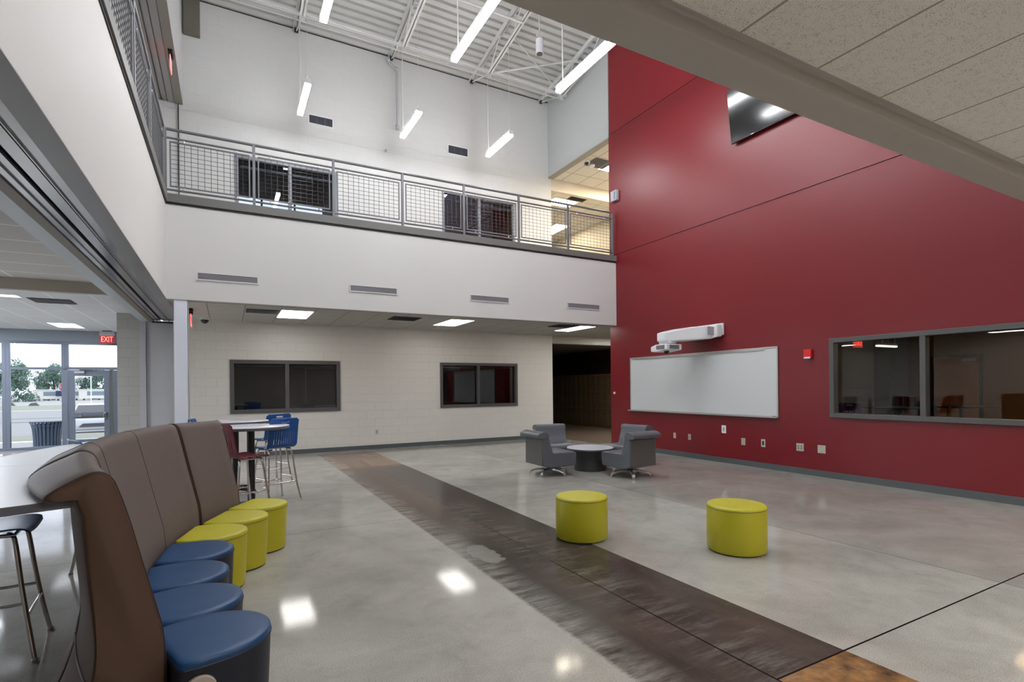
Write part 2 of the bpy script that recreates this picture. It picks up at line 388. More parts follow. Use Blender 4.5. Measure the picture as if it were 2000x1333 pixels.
# lower ceiling under balcony
m_tileL = tile_ceiling('lower_ceiling_tile', (186, 184, 178), .61, 1.22, .915, 10.87, grid=(150, 149, 146), speck=.12)
struct(B().box(-.99, 12.2, YF+.1, YB+.01, 3.03, 3.1).build('ceiling', m_tileL), 'lay-in tile ceiling under the balcony', 'ceiling')
struct(box('trim_6', m_soffit, -.85, XR, YF, YF+.16, FZ-.012, FZ), 'thin gray soffit edge under the balcony fascia', 'trim')
# back wall, upper, windows to slab
U1 = (.192, 2.41, 6.76); U2 = (5.084, 7.30, 6.79)
b = B(); b.box(-1.35, XR+.1, YB, YB+t, 6.79, 11)
b.box(U1[0], U1[1], YB, YB+t, U1[2], 6.79)
for x0, x1 in ((-1.35, U1[0]), (U1[1], U2[0]), (U2[1], 8.55)): b.box(x0, x1, YB, YB+t, 4.6, 6.79)
struct(b.build('wall_back_upper', m_blockU), 'pale gray painted block wall of the upper level', 'wall')
# header in the plane of the red wall over the upper hall opening
struct(box('wall_hall_header', m_grayhdr, XR, XR+.17, YC+.03, YB, 7.74, 11), 'gray drywall header over the upper hall opening', 'wall')
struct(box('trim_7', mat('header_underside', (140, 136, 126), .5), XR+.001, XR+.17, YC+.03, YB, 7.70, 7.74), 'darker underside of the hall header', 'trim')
# upper hall
m_tileH = tile_ceiling('hall_ceiling_tile', (206, 202, 194), .61, 1.22, 8.9, 11.35, grid=(150, 142, 130), speck=.15)
struct(B().box(XR+.17, 12.4, 7, YB+.15, 7.72, 7.8).build('ceiling', m_tileH), 'upper hall tile ceiling', 'ceiling')
m_hall = mat('hall_beige_paint', (200, 192, 176), .5)
struct(box('wall_hall_drop', m_hall, 8.55, 12.4, YB, YB+.14, 7.37, 7.72), 'beige dropped header in the upper hall', 'wall')
struct(B().box(8.55, 12.4, YB+.14, 22, 7.45, 7.5).build('ceiling', m_tileH), 'tile ceiling of the far upper hall', 'ceiling')
m_blockH = block_wall('hall_block', (200, 190, 170), .5, u='Y', strength=1, dark=.9)
struct(box('wall_hall_right', m_blockH, 11.9, 12.1, 7, 22, 4.66, 7.8), 'beige block wall along the upper hall', 'wall')
struct(box('wall_hall_left', m_hall, 8.4, 8.55, YB+.2, 22, 4.66, 7.8), 'inner wall of the far upper hall', 'wall')
struct(box('wall_hall_end', m_hall, 8.4, 12.1, 22, 22.2, 4.66, 7.8), 'end wall of the far upper hall', 'wall')
struct(box('wall_hall_near', m_hall, XR+.2, 12.1, 6.8, 7, 4.66, 7.8), 'near wall of the upper hall', 'wall')
# roof deck with ribs (slopes up towards the camera), ribs run along x
b = B(); y = -5.0
prof = []
while y < YB+.02:
    prof += [(y, 0), (y+.125, 0), (y+.14, .07), (y+.185, .07)]; y += .2
for (ya, za), (yb, zb) in zip(prof, prof[1:]):
    b.face([(-1.4, ya, deck_z(ya)+za), (XR+.2, ya, deck_z(ya)+za), (XR+.2, yb, deck_z(yb)+zb), (-1.4, yb, deck_z(yb)+zb)])
struct(b.build('ceiling', m_deck), 'ribbed white steel roof deck', 'ceiling')
struct(box('trim_8', m_black, -1.3, XR, YB-.012, YB, 9.938, 9.955), 'black joint where wall meets roof deck', 'trim')
b = B(); b.hexa([(-1.4, -5, 12.75), (XR+.2, -5, 12.75), (XR+.2, YB+.2, 10.05), (-1.4, YB+.2, 10.05), (-1.4, -5, 12.85), (XR+.2, -5, 12.85), (XR+.2, YB+.2, 10.15), (-1.4, YB+.2, 10.15)])
struct(b.build('ceiling', m_deck), 'roof above the steel deck', 'ceiling')
# camera side: beam + low tile ceiling + upper front wall
b = B(); poly = [(1.807, 3.0), (1.807, 4.6), (1.56, 4.6), (1.56, 3.075), (1.60, 3.075), (1.60, 3.0)]
b.prism(poly, lambda p: (XL+.0, p[0], p[1]), lambda p: (XR, p[0], p[1]))
struct(b.build('wall_front_beam', m_beam, bevel=.012, seg=3), 'taupe painted beam edge overhead', 'wall')
m_tileN = tile_ceiling('near_ceiling_tile', (246, 243, 236), .573, 0, 2.03, 0, grid=(176, 168, 158), speck=.6, gw=.007)
struct(B().box(-.99, XR, -5, 1.565, 3.075, 3.15).build('ceiling', m_tileN), 'pitted acoustic tile ceiling overhead', 'ceiling')
b = B(); b.box(-1.35, XR, -1.2, -1.0, 4.6, 6.2); b.box(-1.35, XR, -1.2, -1.0, 9.6, 12.7); b.box(-1.35, -.2, -1.2, -1.0, 6.2, 9.6); b.box(7.8, XR, -1.2, -1.0, 6.2, 9.6)
struct(b.build('wall_front_upper', m_white), 'upper front wall with a clerestory opening added for daylight fill', 'wall')
struct(box('floor', MATS['balcony_floor'], -1.0, XR, -1.2, 1.56, 4.4, 4.6), 'upper walkway over the camera', 'floor')
struct(box('wall_front', m_white, -9.2, XR, -5.2, -5, 0, 4.6), 'front wall behind the camera', 'wall')
# upper left: header with partition tracks
m_trk = mat('track_gray', (168, 168, 166), .4)
struct(box('wall_left_header', mat('header_gray_face', (176, 177, 178), .5), -.79, -.776, -5, YB, 7.64, 12.7), 'gray face of the upper left header', 'wall')
struct(box('trim_9', m_soffit, -.92, -.776, -5, YB, 7.605, 7.64), 'taupe soffit strip of the upper header', 'trim')
b = B()
for x0, x1, z in ((-1.04, -.93, 7.62), (-1.14, -1.06, 7.62), (-1.26, -1.17, 7.62)): b.box(x0, x1, -5, YB, z, z+.03)
for x in (-.925, -1.05, -1.155): b.box(x-.012, x+.012, -5, YB, 7.66, 7.68)
struct(b.build('trim_10', m_trk), 'pale partition track rails of the upper header', 'trim')
struct(box('trim_11', m_black, -1.27, -.92, -5, YB, 7.70, 7.72), 'black slots between the upper tracks', 'trim')
struct(box('wall_upper_left', m_grayhdr, -1.45, -1.3, -5, YB+.2, 4.6, 12.7), 'unseen wall added to keep sky light out of the upper left', 'wall')  # out-of-view wall added only to shut out sky light
struct(box('trim_12', m_black, -.865, -.85, YB-.03, YB-.001, 4.7, 7.605), 'dark joint beside the upper partition end', 'trim')
tag(B((-.6, YB-.1, 9.12)).box(-.745, -.443, YB-.12, YB-.001, 9.12, 10.1).build('box_duct', m_duct, bevel=.005), 'olive painted box duct on the upper wall beside the left header', 'duct')
# lower left soffit with partition tracks, x -.85 .. -1.62
struct(box('trim_13', mat('soffit_gray', (128, 128, 130), .35), -1.0, XL, -5, 13.6, FZ-.008, FZ), 'gray soffit strip beside the white fascia', 'trim')
m_alt = mat('track_aluminum', (150, 150, 152), .16, metal=.75)
b = B()
for x0, x1 in ((-1.085, -1.0), (-1.20, -1.10), (-1.30, -1.235), (-1.37, -1.31)): b.box(x0, x1, -5, 13.6, FZ+.012, FZ+.03)
for x in (-1.088, -1.105, -1.232, -1.305): b.box(x-.004, x+.004, -5, 13.6, FZ-.004, FZ+.02)
struct(b.build('trim_14', m_alt), 'shiny aluminum folding partition tracks', 'trim')
struct(box('trim_15', m_black, -1.37, -1.0, -5, 13.6, FZ+.04, FZ+.05), 'dark slots above the partition tracks', 'trim')
struct(box('trim_16', mat('soffit_brown', (108, 98, 88), .5), -1.46, -1.37, -5, 13.7, FZ-.002, FZ+.03), 'brown soffit strip beside the tracks', 'trim')
struct(box('trim_17', mat('soffit_pale', (172, 178, 184), .35), -1.62, -1.46, -5, 13.7, FZ, FZ+.03), 'pale soffit strip at the left of the tracks', 'trim')
struct(box('wall_left_bulkhead', m_white, -1.62, -.99, -5, 13.7, FZ+.052, 4.5), 'boxed bulkhead over the partition line', 'wall')
# left room ceilings
m_tileA = tile_ceiling('left_near_tile', (186, 184, 182), 2.44, .735, -3.0, .39, grid=(226, 226, 228), speck=.12, gw=.014)
struct(B().box(-9.2, -1.62, -5, 11.25, 3.354, 3.42).build('ceiling', m_tileA), 'near left tile ceiling', 'ceiling')
struct(box('wall_left_drop', mat('bulkhead_beige', (168, 160, 148), .55), -9.2, -1.62, 11.21, 11.3, 3.15, 3.40), 'beige drop between the two left ceilings', 'wall')
m_tileB = tile_ceiling('left_far_tile', (192, 194, 198), .61, 1.22, -2.66, 11.3, grid=(228, 230, 234), speck=.08, gw=.010, pits=False)
struct(B().box(-9.2, -1.62, 11.3, 18.1, 3.15, 3.22).build('ceiling', m_tileB), 'far left tile ceiling by the entrance', 'ceiling')
struct(box('trim_18', m_whiteplastic, -9.2, -1.62, 11.195, 11.225, 3.135, 3.16), 'white edge angle of the far left ceiling', 'trim')
# pilaster + partition pocket
struct(box('wall_pilaster', m_blockG, -2.02, -1.63, 13.6, 18, 0, 3.15), 'ground-face block pilaster beside the entrance', 'wall')
struct(box('trim_19', mat('pocket_jamb', (176, 178, 184), .5), -1.63, -1.52, 13.6, 13.75, 0, 3.0), 'light jamb beside the block pilaster', 'trim')
struct(box('wall_pocket', mat('partition_panel', (196, 196, 200), .5), -1.52, -.9, 13.66, 13.8, 0, 3.0), 'gray panel closing the partition pocket', 'wall')
struct(box('trim_20', m_black, -1.4, -1.0, 13.5, 13.62, 2.97, 3.0), 'black end stop of the partition track', 'trim')
struct(box('trim_21', m_darkgray, -1.523, -1.515, 13.64, 13.66, 0, 3.0), 'thin dark joint of the pocket panel', 'trim')
colm = B((-.65, 10.2, 0))
colm.box(-.752, -.566, YF+.01, YF+.14, 0, FZ-.01)
co = tag(colm.build('column_casing', mat('bright_white_gloss', (236, 240, 250), .3), bevel=.006), 'slim glossy white column casing under the fascia corner', 'column')
B((-.65, 10.2, 0)).box(-.558, -.548, YF+.02, YF+.13, 0, FZ-.01).build('edge_trim', m_graypl, co)
# outer shell of left room
b = B(); b.box(-9.4, -9.2, -5, 18.2, 0, 3.5)
struct(b.build('wall_left', m_white), 'far left wall', 'wall')
struct(box('wall_storefront_header', mat('header_bluegray', (128, 136, 146), .5), -9.2, -2.02, 18, 18.15, 2.85, 3.2), 'blue-gray header above the storefront glass', 'wall')
# storefront windows
def window(name, plane, c, a0, a1, z0, z1, muls, fw, m_f, m_g, label, d=.05, glassoff=0, sill=None, hb=()):
    loc = (c, (a0+a1)/2, z0) if plane == 'x' else ((a0+a1)/2, c, z0)
    e = sempty(name, loc, label, 'window')
    B(loc).frame_(plane, c, a0, a1, z0, z1, fw, d).build('window_frame', m_f, e, bevel=.004)
    edges = [a0+fw/2]+list(muls)+[a1-fw/2]
    for mu in muls: B(loc).slab(plane, c, d*.95, mu-fw/2, mu+fw/2, z0+fw, z1-fw).build('mullion', m_f, e, bevel=.003)
    for p, q in zip(edges, edges[1:]):
        B(loc).slab(plane, c+glassoff, .003, p+fw/2*.9, q-fw/2*.9, z0+fw*.9, z1-fw*.9).build('pane', m_g, e)
    for z in hb: B(loc).slab(plane, c, d*.9, a0+fw, a1-fw, z-.03, z+.03).build('transom_bar', m_f, e)
    return e
wd = []
xs = [-9.2, -8.1, -6.55, -4.985, -3.80]
for i in range(4):
    wd.append(window('window_%d' % (i+1), 'y', 18.06, xs[i], xs[i+1], 0, 2.85, [], .075, m_alum, m_clear, ['storefront glass bay at the far left wall', 'storefront glass bay left of the frame', 'storefront glass bay at the left edge of the photo', 'storefront glass bay showing trees beside the entrance door'][i], hb=(2.13,)))
window('window_5', 'y', 18.06, -3.80, -2.02, 2.10, 2.85, [], .07, m_alum, m_clear, 'transom glass above the entrance door')
window('window_12', 'y', -1.1, -.2, 7.8, 6.2, 9.6, [1.8, 3.8, 5.8], .08, m_alum, m_clear, 'added clerestory window band behind the camera for daylight fill')  # unseen window added so daylight fills the upper walls
# door
def storedoor(name, x0, x1, label, hinge_left=True):
    loc = ((x0+x1)/2, 18.06, 0); e = sempty(name, loc, label, 'door')
    b = B(loc); b.box(x0, x0+.135, 18.03, 18.09, .02, 2.09); b.box(x1-.125, x1, 18.03, 18.09, .02, 2.09); b.box(x0+.135, x1-.125, 18.03, 18.09, 1.93, 2.09)
    b.box(x0+.135, x1-.125, 18.03, 18.09, .78, .93); b.box(x0+.135, x1-.125, 18.03, 18.09, .02, .22); b.build('door_leaf', m_alum, e, bevel=.004)
    B(loc).box(x0+.13, x1-.12, 18.057, 18.063, .92, 1.94).build('pane', m_clear, e)
    B(loc).box(x0+.13, x1-.12, 18.057, 18.063, .21, .79).build('pane', m_clear, e)
    pb = B(loc).box(x0+.06, x1-.09, 17.95, 17.985, .83, .875).build('panic_bar', m_darkgray, e, bevel=.006)
    B(loc).box(x0+.06, x0+.30, 17.93, 17.99, .82, .885).build('bar_housing', m_alum, pb, bevel=.004)
    dh = B(loc).box(x1-.12, x1-.07, 17.94, 18.03, .76, .94).build('exit_latch', m_satin, e, bevel=.008)
    B(loc).tube([(x1-.095, 17.93, .80), (x1-.095, 17.90, .83), (x1-.095, 17.90, .87), (x1-.095, 17.93, .90)], .012).build('pull', m_black, dh)
    cl = B(loc).box(x0+.14, x0+.36, 17.96, 18.03, 2.0, 2.06).build('door_closer', m_graypl, e, bevel=.005)
    B(loc).tube([(x0+.34, 17.97, 2.07), (x0+.56, 17.9, 2.085), (x0+.25, 18.0, 2.10)], .012, 6).build('closer_arm', m_darkgray, cl)
    return e
storedoor('door_1', -3.74, -2.85, 'aluminum and glass entrance door')
storedoor('door_2', -2.76, -1.87, 'second leaf of the entrance door behind the pilaster')
struct(box('trim_22', m_alum, -3.81, -3.75, 18.0, 18.12, 0, 2.13), 'entrance door jamb', 'trim')
struct(box('trim_23', m_alum, -3.81, -2.02, 18.0, 18.12, 2.10, 2.16), 'entrance door head frame', 'trim')
struct(box('trim_24', m_darkgray, -2.84, -2.77, 18.0, 18.12, 0, 2.10), 'dark center post of the entrance doors', 'trim')

# interior windows of back wall
window('window_6', 'y', YB+.03, W1[0], W1[1], W1[2], W1[3], [1.225], .085, m_darkgray, m_dark, 'dark interior window at the left of the block wall', d=.06, glassoff=.03)
window('window_7', 'y', YB+.03, W2[0], W2[1], W2[2], W2[3], [6.095], .075, m_darkgray, m_dark, 'dark interior window at the right of the block wall', d=.06, glassoff=.03)
window('window_8', 'x', XR+.02, Y0W, Y1W, Z0W, Z1W, [3.652, 1.6], .07, m_darkgray, m_dark3, 'large dark window in the red wall', d=.07, glassoff=.05)
window('window_9', 'y', YB+.03, U1[0], U1[1], 4.66, U1[2], [1.33], .075, mat('upper_frame_gray', (130, 132, 138), .4), m_dark2, 'balcony window at the left of the upper wall', d=.05, glassoff=.02)
window('window_10', 'y', YB+.03, U2[0], U2[1], 4.66, U2[2], [6.18], .06, MATS['upper_frame_gray'], m_dark2, 'balcony window at the right of the upper wall', d=.05, glassoff=.02)
# rooms behind windows ------------------------------------------------
def room(name, x0, x1, y0, y1, z0, z1, m, mc, open_side, mf=None, label='room'):
    T = .1
    parts = {'x0': (x0-T, x0, y0, y1, z0, z1), 'x1': (x1, x1+T, y0, y1, z0, z1), 'y0': (x0, x1, y0-T, y0, z0, z1), 'y1': (x0, x1, y1, y1+T, z0, z1)}
    for k, a in parts.items():
        if k == open_side: continue
        struct(box('wall_'+name, m, *a), 'wall of the '+label, 'wall')
    struct(box('ceiling', mc, x0, x1, y0, y1, z1, z1+T), 'ceiling of the '+label, 'ceiling')
    if mf: struct(box('floor', mf, x0, x1, y0, y1, z0-T, z0-.002), 'floor of the '+label, 'floor')
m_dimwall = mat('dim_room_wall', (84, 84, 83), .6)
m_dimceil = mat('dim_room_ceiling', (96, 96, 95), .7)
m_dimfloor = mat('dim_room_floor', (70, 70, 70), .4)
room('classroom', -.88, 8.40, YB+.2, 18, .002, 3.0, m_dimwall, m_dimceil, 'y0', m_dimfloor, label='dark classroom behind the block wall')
# locker corridor
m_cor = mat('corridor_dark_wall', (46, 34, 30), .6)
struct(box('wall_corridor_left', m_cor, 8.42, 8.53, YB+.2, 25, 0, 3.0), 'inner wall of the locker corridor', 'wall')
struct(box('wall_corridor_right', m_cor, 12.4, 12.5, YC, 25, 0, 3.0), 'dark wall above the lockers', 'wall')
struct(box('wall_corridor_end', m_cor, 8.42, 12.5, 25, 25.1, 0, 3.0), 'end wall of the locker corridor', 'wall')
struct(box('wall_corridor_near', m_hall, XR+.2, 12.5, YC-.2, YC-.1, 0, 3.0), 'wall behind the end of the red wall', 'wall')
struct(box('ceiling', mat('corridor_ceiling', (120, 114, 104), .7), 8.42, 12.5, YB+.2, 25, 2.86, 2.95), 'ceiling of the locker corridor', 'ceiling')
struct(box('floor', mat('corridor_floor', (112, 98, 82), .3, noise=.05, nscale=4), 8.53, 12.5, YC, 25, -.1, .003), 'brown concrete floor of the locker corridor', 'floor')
# lockers
def locker_unit():
    r = thing('locker', '', 'locker', group='bronze lockers along the corridor')
    B().box(.02, .45, 0, .305, 0, 1.95).build('body', m_locker, r)
    for z in (.09, .71, 1.33):
        d = B().box(0, .02, .008, .297, z, z+.605).build('door', m_locker, r, bevel=.004)
        h = B().box(-.014, 0, .04, .085, z+.26, z+.38).build('handle', m_black, d, bevel=.003)
        B().box(-.02, -.014, .052, .073, z+.275, z+.30).build('lock', m_satin, h); 
        B().box(-.02, -.014, .052, .073, z+.34, z+.362).build('lock', m_satin, h)
        B().box(-.003, 0, .13, .25, z+.5, z+.51).box(-.003, 0, .13, .25, z+.53, z+.54).build('vent_slot', m_black, d)
    return r
lk = locker_unit()
ordn = ['first', 'second', 'third', 'fourth', 'fifth', 'sixth', 'seventh', 'eighth', 'ninth', 'tenth', 'eleventh', 'twelfth', 'thirteenth']
for i in range(13):
    place(lk, (11.93, 14.545+i*.315, 0), 0, 'bronze three-door locker in the dark corridor, %s from the red wall' % ordn[i], first=(i == 0))
# upper back rooms
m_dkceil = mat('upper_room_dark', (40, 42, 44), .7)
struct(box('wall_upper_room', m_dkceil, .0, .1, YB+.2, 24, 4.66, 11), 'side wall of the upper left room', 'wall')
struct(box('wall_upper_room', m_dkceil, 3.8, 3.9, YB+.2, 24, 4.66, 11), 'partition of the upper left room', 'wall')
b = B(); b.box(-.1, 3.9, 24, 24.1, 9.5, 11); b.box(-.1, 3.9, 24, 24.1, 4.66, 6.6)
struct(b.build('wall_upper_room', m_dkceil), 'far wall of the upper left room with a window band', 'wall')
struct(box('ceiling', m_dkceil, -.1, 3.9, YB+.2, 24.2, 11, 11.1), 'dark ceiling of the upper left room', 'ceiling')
window('window_11', 'y', 24.05, .1, 3.8, 6.6, 9.5, [1.33, 2.6], .08, MATS['upper_frame_gray'], m_clear, 'far window added for the bright strip low in the left balcony glass', d=.04)  # window placed to give the balcony glass its bright lower strip
m_bluewall = mat('upper_room_bluegray', (150, 158, 172), .6)
room('upper_office', 4.6, 8.38, YB+.2, 15.4, 4.66, 8.5, m_bluewall, mat('upper_office_ceiling', (150, 152, 158), .7), 'y0', None, 'upper right room')
tag(B((8.0, 15.33, 4.66)).box(7.67, 8.37, 15.3, 15.38, 4.66, 7.48).build('interior_door', mat('dark_maroon_panel', (44, 20, 22), .5), bevel=.01), 'dark maroon door leaf seen through the right balcony window', 'door')
tag(B((7.2, 15.3, 6.8)).tube([(6.3, 15.3, 6.19), (7.66, 15.3, 7.15)], .018, 8).tube([(6.5, 15.3, 6.33), (6.5, 15.39, 6.33)], .01, 6).tube([(7.4, 15.3, 6.97), (7.4, 15.39, 6.97)], .01, 6).build('handrail', m_black), 'thin black sloping handrail behind the right balcony window', 'handrail')
# ------------------------------------------------------------------ roller shades
def shade(x0, x1, y, z, label):
    r = thing('roller_shade', label, 'shade', ((x0+x1)/2, y, z), group='roller shades in the interior windows')
    o = r.location
    B(o).tube([(x0, y, z), (x1, y, z)], .028, 12).build('roller_tube', m_graypl, r)
    B(o).box(x0, x0+.015, y-.035, y+.035, z-.03, z+.04).box(x1-.015, x1, y-.035, y+.035, z-.03, z+.04).build('bracket', m_darkgray, r)
for x0, x1, z, y, l in ((.16, 1.17, 2.055, YB+.13, 'rolled-up gray shade in the left pane of the left block wall window'), (1.29, 2.31, 2.055, YB+.13, 'rolled-up gray shade in the right pane of the left block wall window'),
                 (5.07, 6.04, 2.065, YB+.13, 'rolled-up gray shade in the left pane of the right block wall window'), (6.15, 7.23, 2.065, YB+.13, 'rolled-up gray shade in the right pane of the right block wall window'),
                 (.29, 1.28, 6.55, YB+.13, 'rolled-up shade in the left pane of the left balcony window'), (1.38, 2.32, 6.55, YB+.13, 'rolled-up shade in the right pane of the left balcony window'),
                 (5.16, 6.13, 6.6, YB+.13, 'rolled-up shade in the left pane of the right balcony window'), (6.23, 7.22, 6.6, YB+.13, 'rolled-up shade in the right pane of the right balcony window')):
    shade(x0, x1, y, z, l)
# ------------------------------------------------------------------ RAILINGS
def railing(name, label, axis, c, posts, z0=4.71, zt=5.77, first_cap=True):
    """axis 'x': runs along x at y=c; axis 'y': runs along y at x=c. posts: positions"""
    P_ = (lambda a, z, o=0: (a, c+o, z)) if axis == 'x' else (lambda a, z, o=0: (c+o, a, z))
    o = P_((posts[0]+posts[-1])/2, z0); r = thing(name, label, 'railing', o)
    a0, a1 = posts[0], posts[-1]
    B(o).tube([P_(a0, zt), P_(a1, zt)], .024, 10).build('top_rail', m_rail, r, smooth=1)
    B(o).tube([P_(a0, 5.63), P_(a1, 5.63)], .018, 8).build('middle_rail', m_rail, r, smooth=1)
    B(o).tube([P_(a0, 4.785), P_(a1, 4.785)], .018, 8).build('bottom_rail', m_rail, r, smooth=1)
    for p in posts:
        b = B(o)
        if axis == 'x': b.box(p-.022, p+.022, c-.022, c+.022, z0, zt)
        else: b.box(c-.022, c+.022, p-.022, p+.022, z0, zt)
        b.build('post', m_rail, r, bevel=.004)
    for p, q in zip(posts, posts[1:]):
        A0, A1 = p+.06, q-.06
        fr = B(o).frame_('y' if axis == 'x' else 'x', c, A0, A1, 4.835, 5.58, .022, .012).build('panel_frame', m_rail, r, bevel=.003)
        b = B(o); n = max(2, round((A1-A0-.04)/.098))
        for k in range(1, n):
            a = A0+.02+(A1-A0-.04)*k/n
            b.tube([P_(a, 4.84, .003), P_(a, 5.575, .003)], .0038, 4, caps=False)
        for k in range(1, 10):
            z = 4.84+.74*k/10; b.tube([P_(A0+.01, z, -.004), P_(A1-.01, z, -.004)], .0038, 4, caps=False)
        b.build('wire_mesh', m_wire, fr)
        b = B(o)
        for a in (A0+.2, A1-.2):
            for z0_, z1_ in ((5.575, 5.62), (4.79, 4.84)): b.tube([P_(a, z0_), P_(a, z1_)], .012, 6)
        b.build('mesh_clip', m_satin, fr)
    return r
railing('railing', 'gray steel railing with wire mesh panels along the back balcony', 'x', YF+.03, [XL, .445, 1.775, 3.09, 4.41, 5.73, 7.05, 8.37])
railing('railing', 'gray steel railing with wire mesh panels along the left balcony edge', 'y', XL-.02, [-.2, 1.35, 2.9, 4.35, 5.6, 6.98, 8.36, YF-.06])
# ------------------------------------------------------------------ ROOF JOISTS (open web), pendants
def joist(x, label, y1=YB-.0):
    def bz(y): return deck_z(y)-.56
    o = (x, 6.5, 10); r = thing('roof_joist', label, 'joist', o, group='open web roof joists')
    def bar(b, xa, xb, ya, yb, za, zb, h):   # sloped bar
        b.hexa([(xa, ya, za-h), (xb, ya, za-h), (xb, yb, zb-h), (xa, yb, zb-h), (xa, ya, za), (xb, ya, za), (xb, yb, zb), (xa, yb, zb)])
    b = B(o); Y0_, Y1_ = -.9, YB
    bar(b, x-.075, x-.012, Y0_, Y1_, deck_z(Y0_)-.005, deck_z(Y1_)-.005, .012); bar(b, x+.012, x+.075, Y0_, Y1_, deck_z(Y0_)-.005, deck_z(Y1_)-.005, .012)
    bar(b, x-.02, x-.012, Y0_, Y1_, deck_z(Y0_)-.01, deck_z(Y1_)-.01, .06); bar(b, x+.012, x+.02, Y0_, Y1_, deck_z(Y0_)-.01, deck_z(Y1_)-.01, .06)
    b.build('top_chord', m_joist, r)
    b = B(o); Yb = YB-1.1
    bar(b, x-.06, x-.01, Y0_, Yb, bz(Y0_), bz(Yb), .010); bar(b, x+.01, x+.06, Y0_, Yb, bz(Y0_), bz(Yb), .010)
    bar(b, x-.018, x-.01, Y0_, Yb, bz(Y0_)+.05, bz(Yb)+.05, .06); bar(b, x+.01, x+.018, Y0_, Yb, bz(Y0_)+.05, bz(Yb)+.05, .06)
    b.build('bottom_chord', m_joist, r)
    b = B(o); y = Yb; up = True; pts = [(x, YB-.02, deck_z(YB)-.06), (x, Yb, bz(Yb))]
    k = 0
    while y > Y0_+.7:
        y -= .62; k += 1; pts.append((x, y, deck_z(y)-.05 if k % 2 else bz(y)+.02))
    for p, q in zip(pts, pts[1:]): b.tube([p, q], .016, 6)
    b.build('web', m_joist, r)
    B(o).box(x-.04, x+.04, YB-.1, YB-.0, deck_z(YB)-.09, deck_z(YB)-.02).build('bearing_seat', m_black, r)
    B(o).box(x-.05, x+.05, Yb-.03, Yb+.0, bz(Yb)-.12, bz(Yb)+.08).build('gusset', m_joist, r)
for x, l in ((-.68, 'open web steel joist beside the left header'), (1.50, 'open web steel joist above the leftmost far pendant'), (3.74, 'open web steel joist above the middle pendants'), (5.98, 'open web steel joist above the right pendants'), (8.2, 'open web steel joist against the right end wall')):
    joist(x, l)
for y, l in ((YB-1.12, 'horizontal bridging angle crossing joists near the back wall'), (YB-4.6, 'horizontal bridging angle crossing joists at mid roof')):
    z = deck_z(y)-.56; o = (3.8, y, z)
    r = thing('joist_bridging', l, 'bridging', o)
    B(o).box(-.75, 8.35, y-.005, y+.005, z-.02, z+.04).box(-.75, 8.35, y-.045, y+.005, z+.035, z+.045).build('bridging_angle', m_joist, r)
    B(o).tube([(-.7, y+.22, z+.03), (8.3, y+.22, z+.03)], .014, 6).build('bridging_rod', m_joist, r)
    b = B(o)
    if 'back' in l:
        b.tube([(6.0, y, z), (8.2, y-.75, deck_z(y-.7)-.1)], .025, 8); b.tube([(6.1, y-.9, deck_z(y-.9)-.15), (8.2, y, z)], .014, 6)
    else:
        b.tube([(3.8, y, z), (5.95, y-.5, deck_z(y-.5)-.1)], .018, 8)
    b.build('diagonal_brace', m_joist, r)
# sprinkler/conduit pipe along x
def pipe(pts, r, name, label, cat, m=m_joist):
    o = pts[0]; return tag(B(o).tube(pts, r, 10).build(name, m, smooth=1), label, cat)
yq = 10.3; pipe([(-.7, yq, deck_z(yq)-.62), (5.95, yq, deck_z(yq)-.62)], .03, 'sprinkler_pipe', 'white pipe crossing beneath the roof joists', 'pipe')
b_o = (3.8, YB-.08, 8.2)
r = thing('conduit', 'painted conduit dropping down the upper block wall to a sprinkler head', 'conduit', b_o)
B(b_o).tube(crom([(3.66, YB-.1, 9.86), (3.66, YB-.09, 9.76), (3.72, YB-.08, 9.70), (3.82, YB-.08, 9.66), (3.875, YB-.07, 9.56), (3.875, YB-.07, 9.3)], 5)+[(3.875, YB-.07, 8.24)], .026, 10).build('pipe', m_graypl, r, smooth=1)
B(b_o).sphere((3.875, YB-.07, 8.2), .05).box(3.84, 3.91, YB-.11, YB-.03, 8.10, 8.16).build('sprinkler_head', m_graypl, r)
B(b_o).sphere((3.64, YB-.1, 9.8), .055).sphere((3.86, YB-.08, 9.64), .045).build('elbow', m_graypl, r)
# pendants
def pendant(L, label, x, yn, yf, wires):
    z = 7.5; o = (x, (yn+yf)/2, z); r = thing('linear_pendant', label, 'pendant light', o, group='linear pendant lights hanging from the roof joists')
    B(o).box(x-.045, x+.045, yn, yf, z+.05, z+.13).box(x-.055, x+.055, yn-.006, yn+.004, z+.03, z+.13).box(x-.055, x+.055, yf-.004, yf+.006, z+.03, z+.13).build('housing', m_lampbody, r, bevel=.003)
    B(o).box(x-.053, x+.053, yn-.004, yf+.004, z-.01, z+.05).build('diffuser', m_lamp, r)
    B(o).box(x-.04, x+.04, yn+.01, yf-.01, z+.131, z+.134).build('added_uplight', m_up, r)  # glow added on top to brighten the deck and upper wall
    for y in wires:
        w = B(o).tube([(x, y, z+.13), (x, y, deck_z(y)-.56)], .006 if y != wires[-1] else .011, 6).build('hanging_cable', m_joist, r)
pendant(1, 'short glowing linear pendant near the back wall, leftmost of its row', 1.455, 10.97, 12.25, [11.05, 12.2])
pendant(1, 'short glowing linear pendant near the back wall, middle of its row', 3.74, 10.97, 12.25, [11.05, 12.2])
pendant(1, 'short glowing linear pendant near the back wall, rightmost of its row', 6.0, 10.97, 12.25, [11.05, 12.2])
pendant(2, 'long glowing linear pendant high up, leftmost of the nearer row', 1.435, 6.5, 8.97, [6.8, 8.75])
pendant(2, 'long glowing linear pendant high up, middle of the nearer row', 3.715, 6.5, 8.95, [6.8, 8.75])
pendant(2, 'long glowing linear pendant reaching behind the beam, rightmost of the nearer row', 5.98, 6.5, 8.92, [6.8, 8.75])
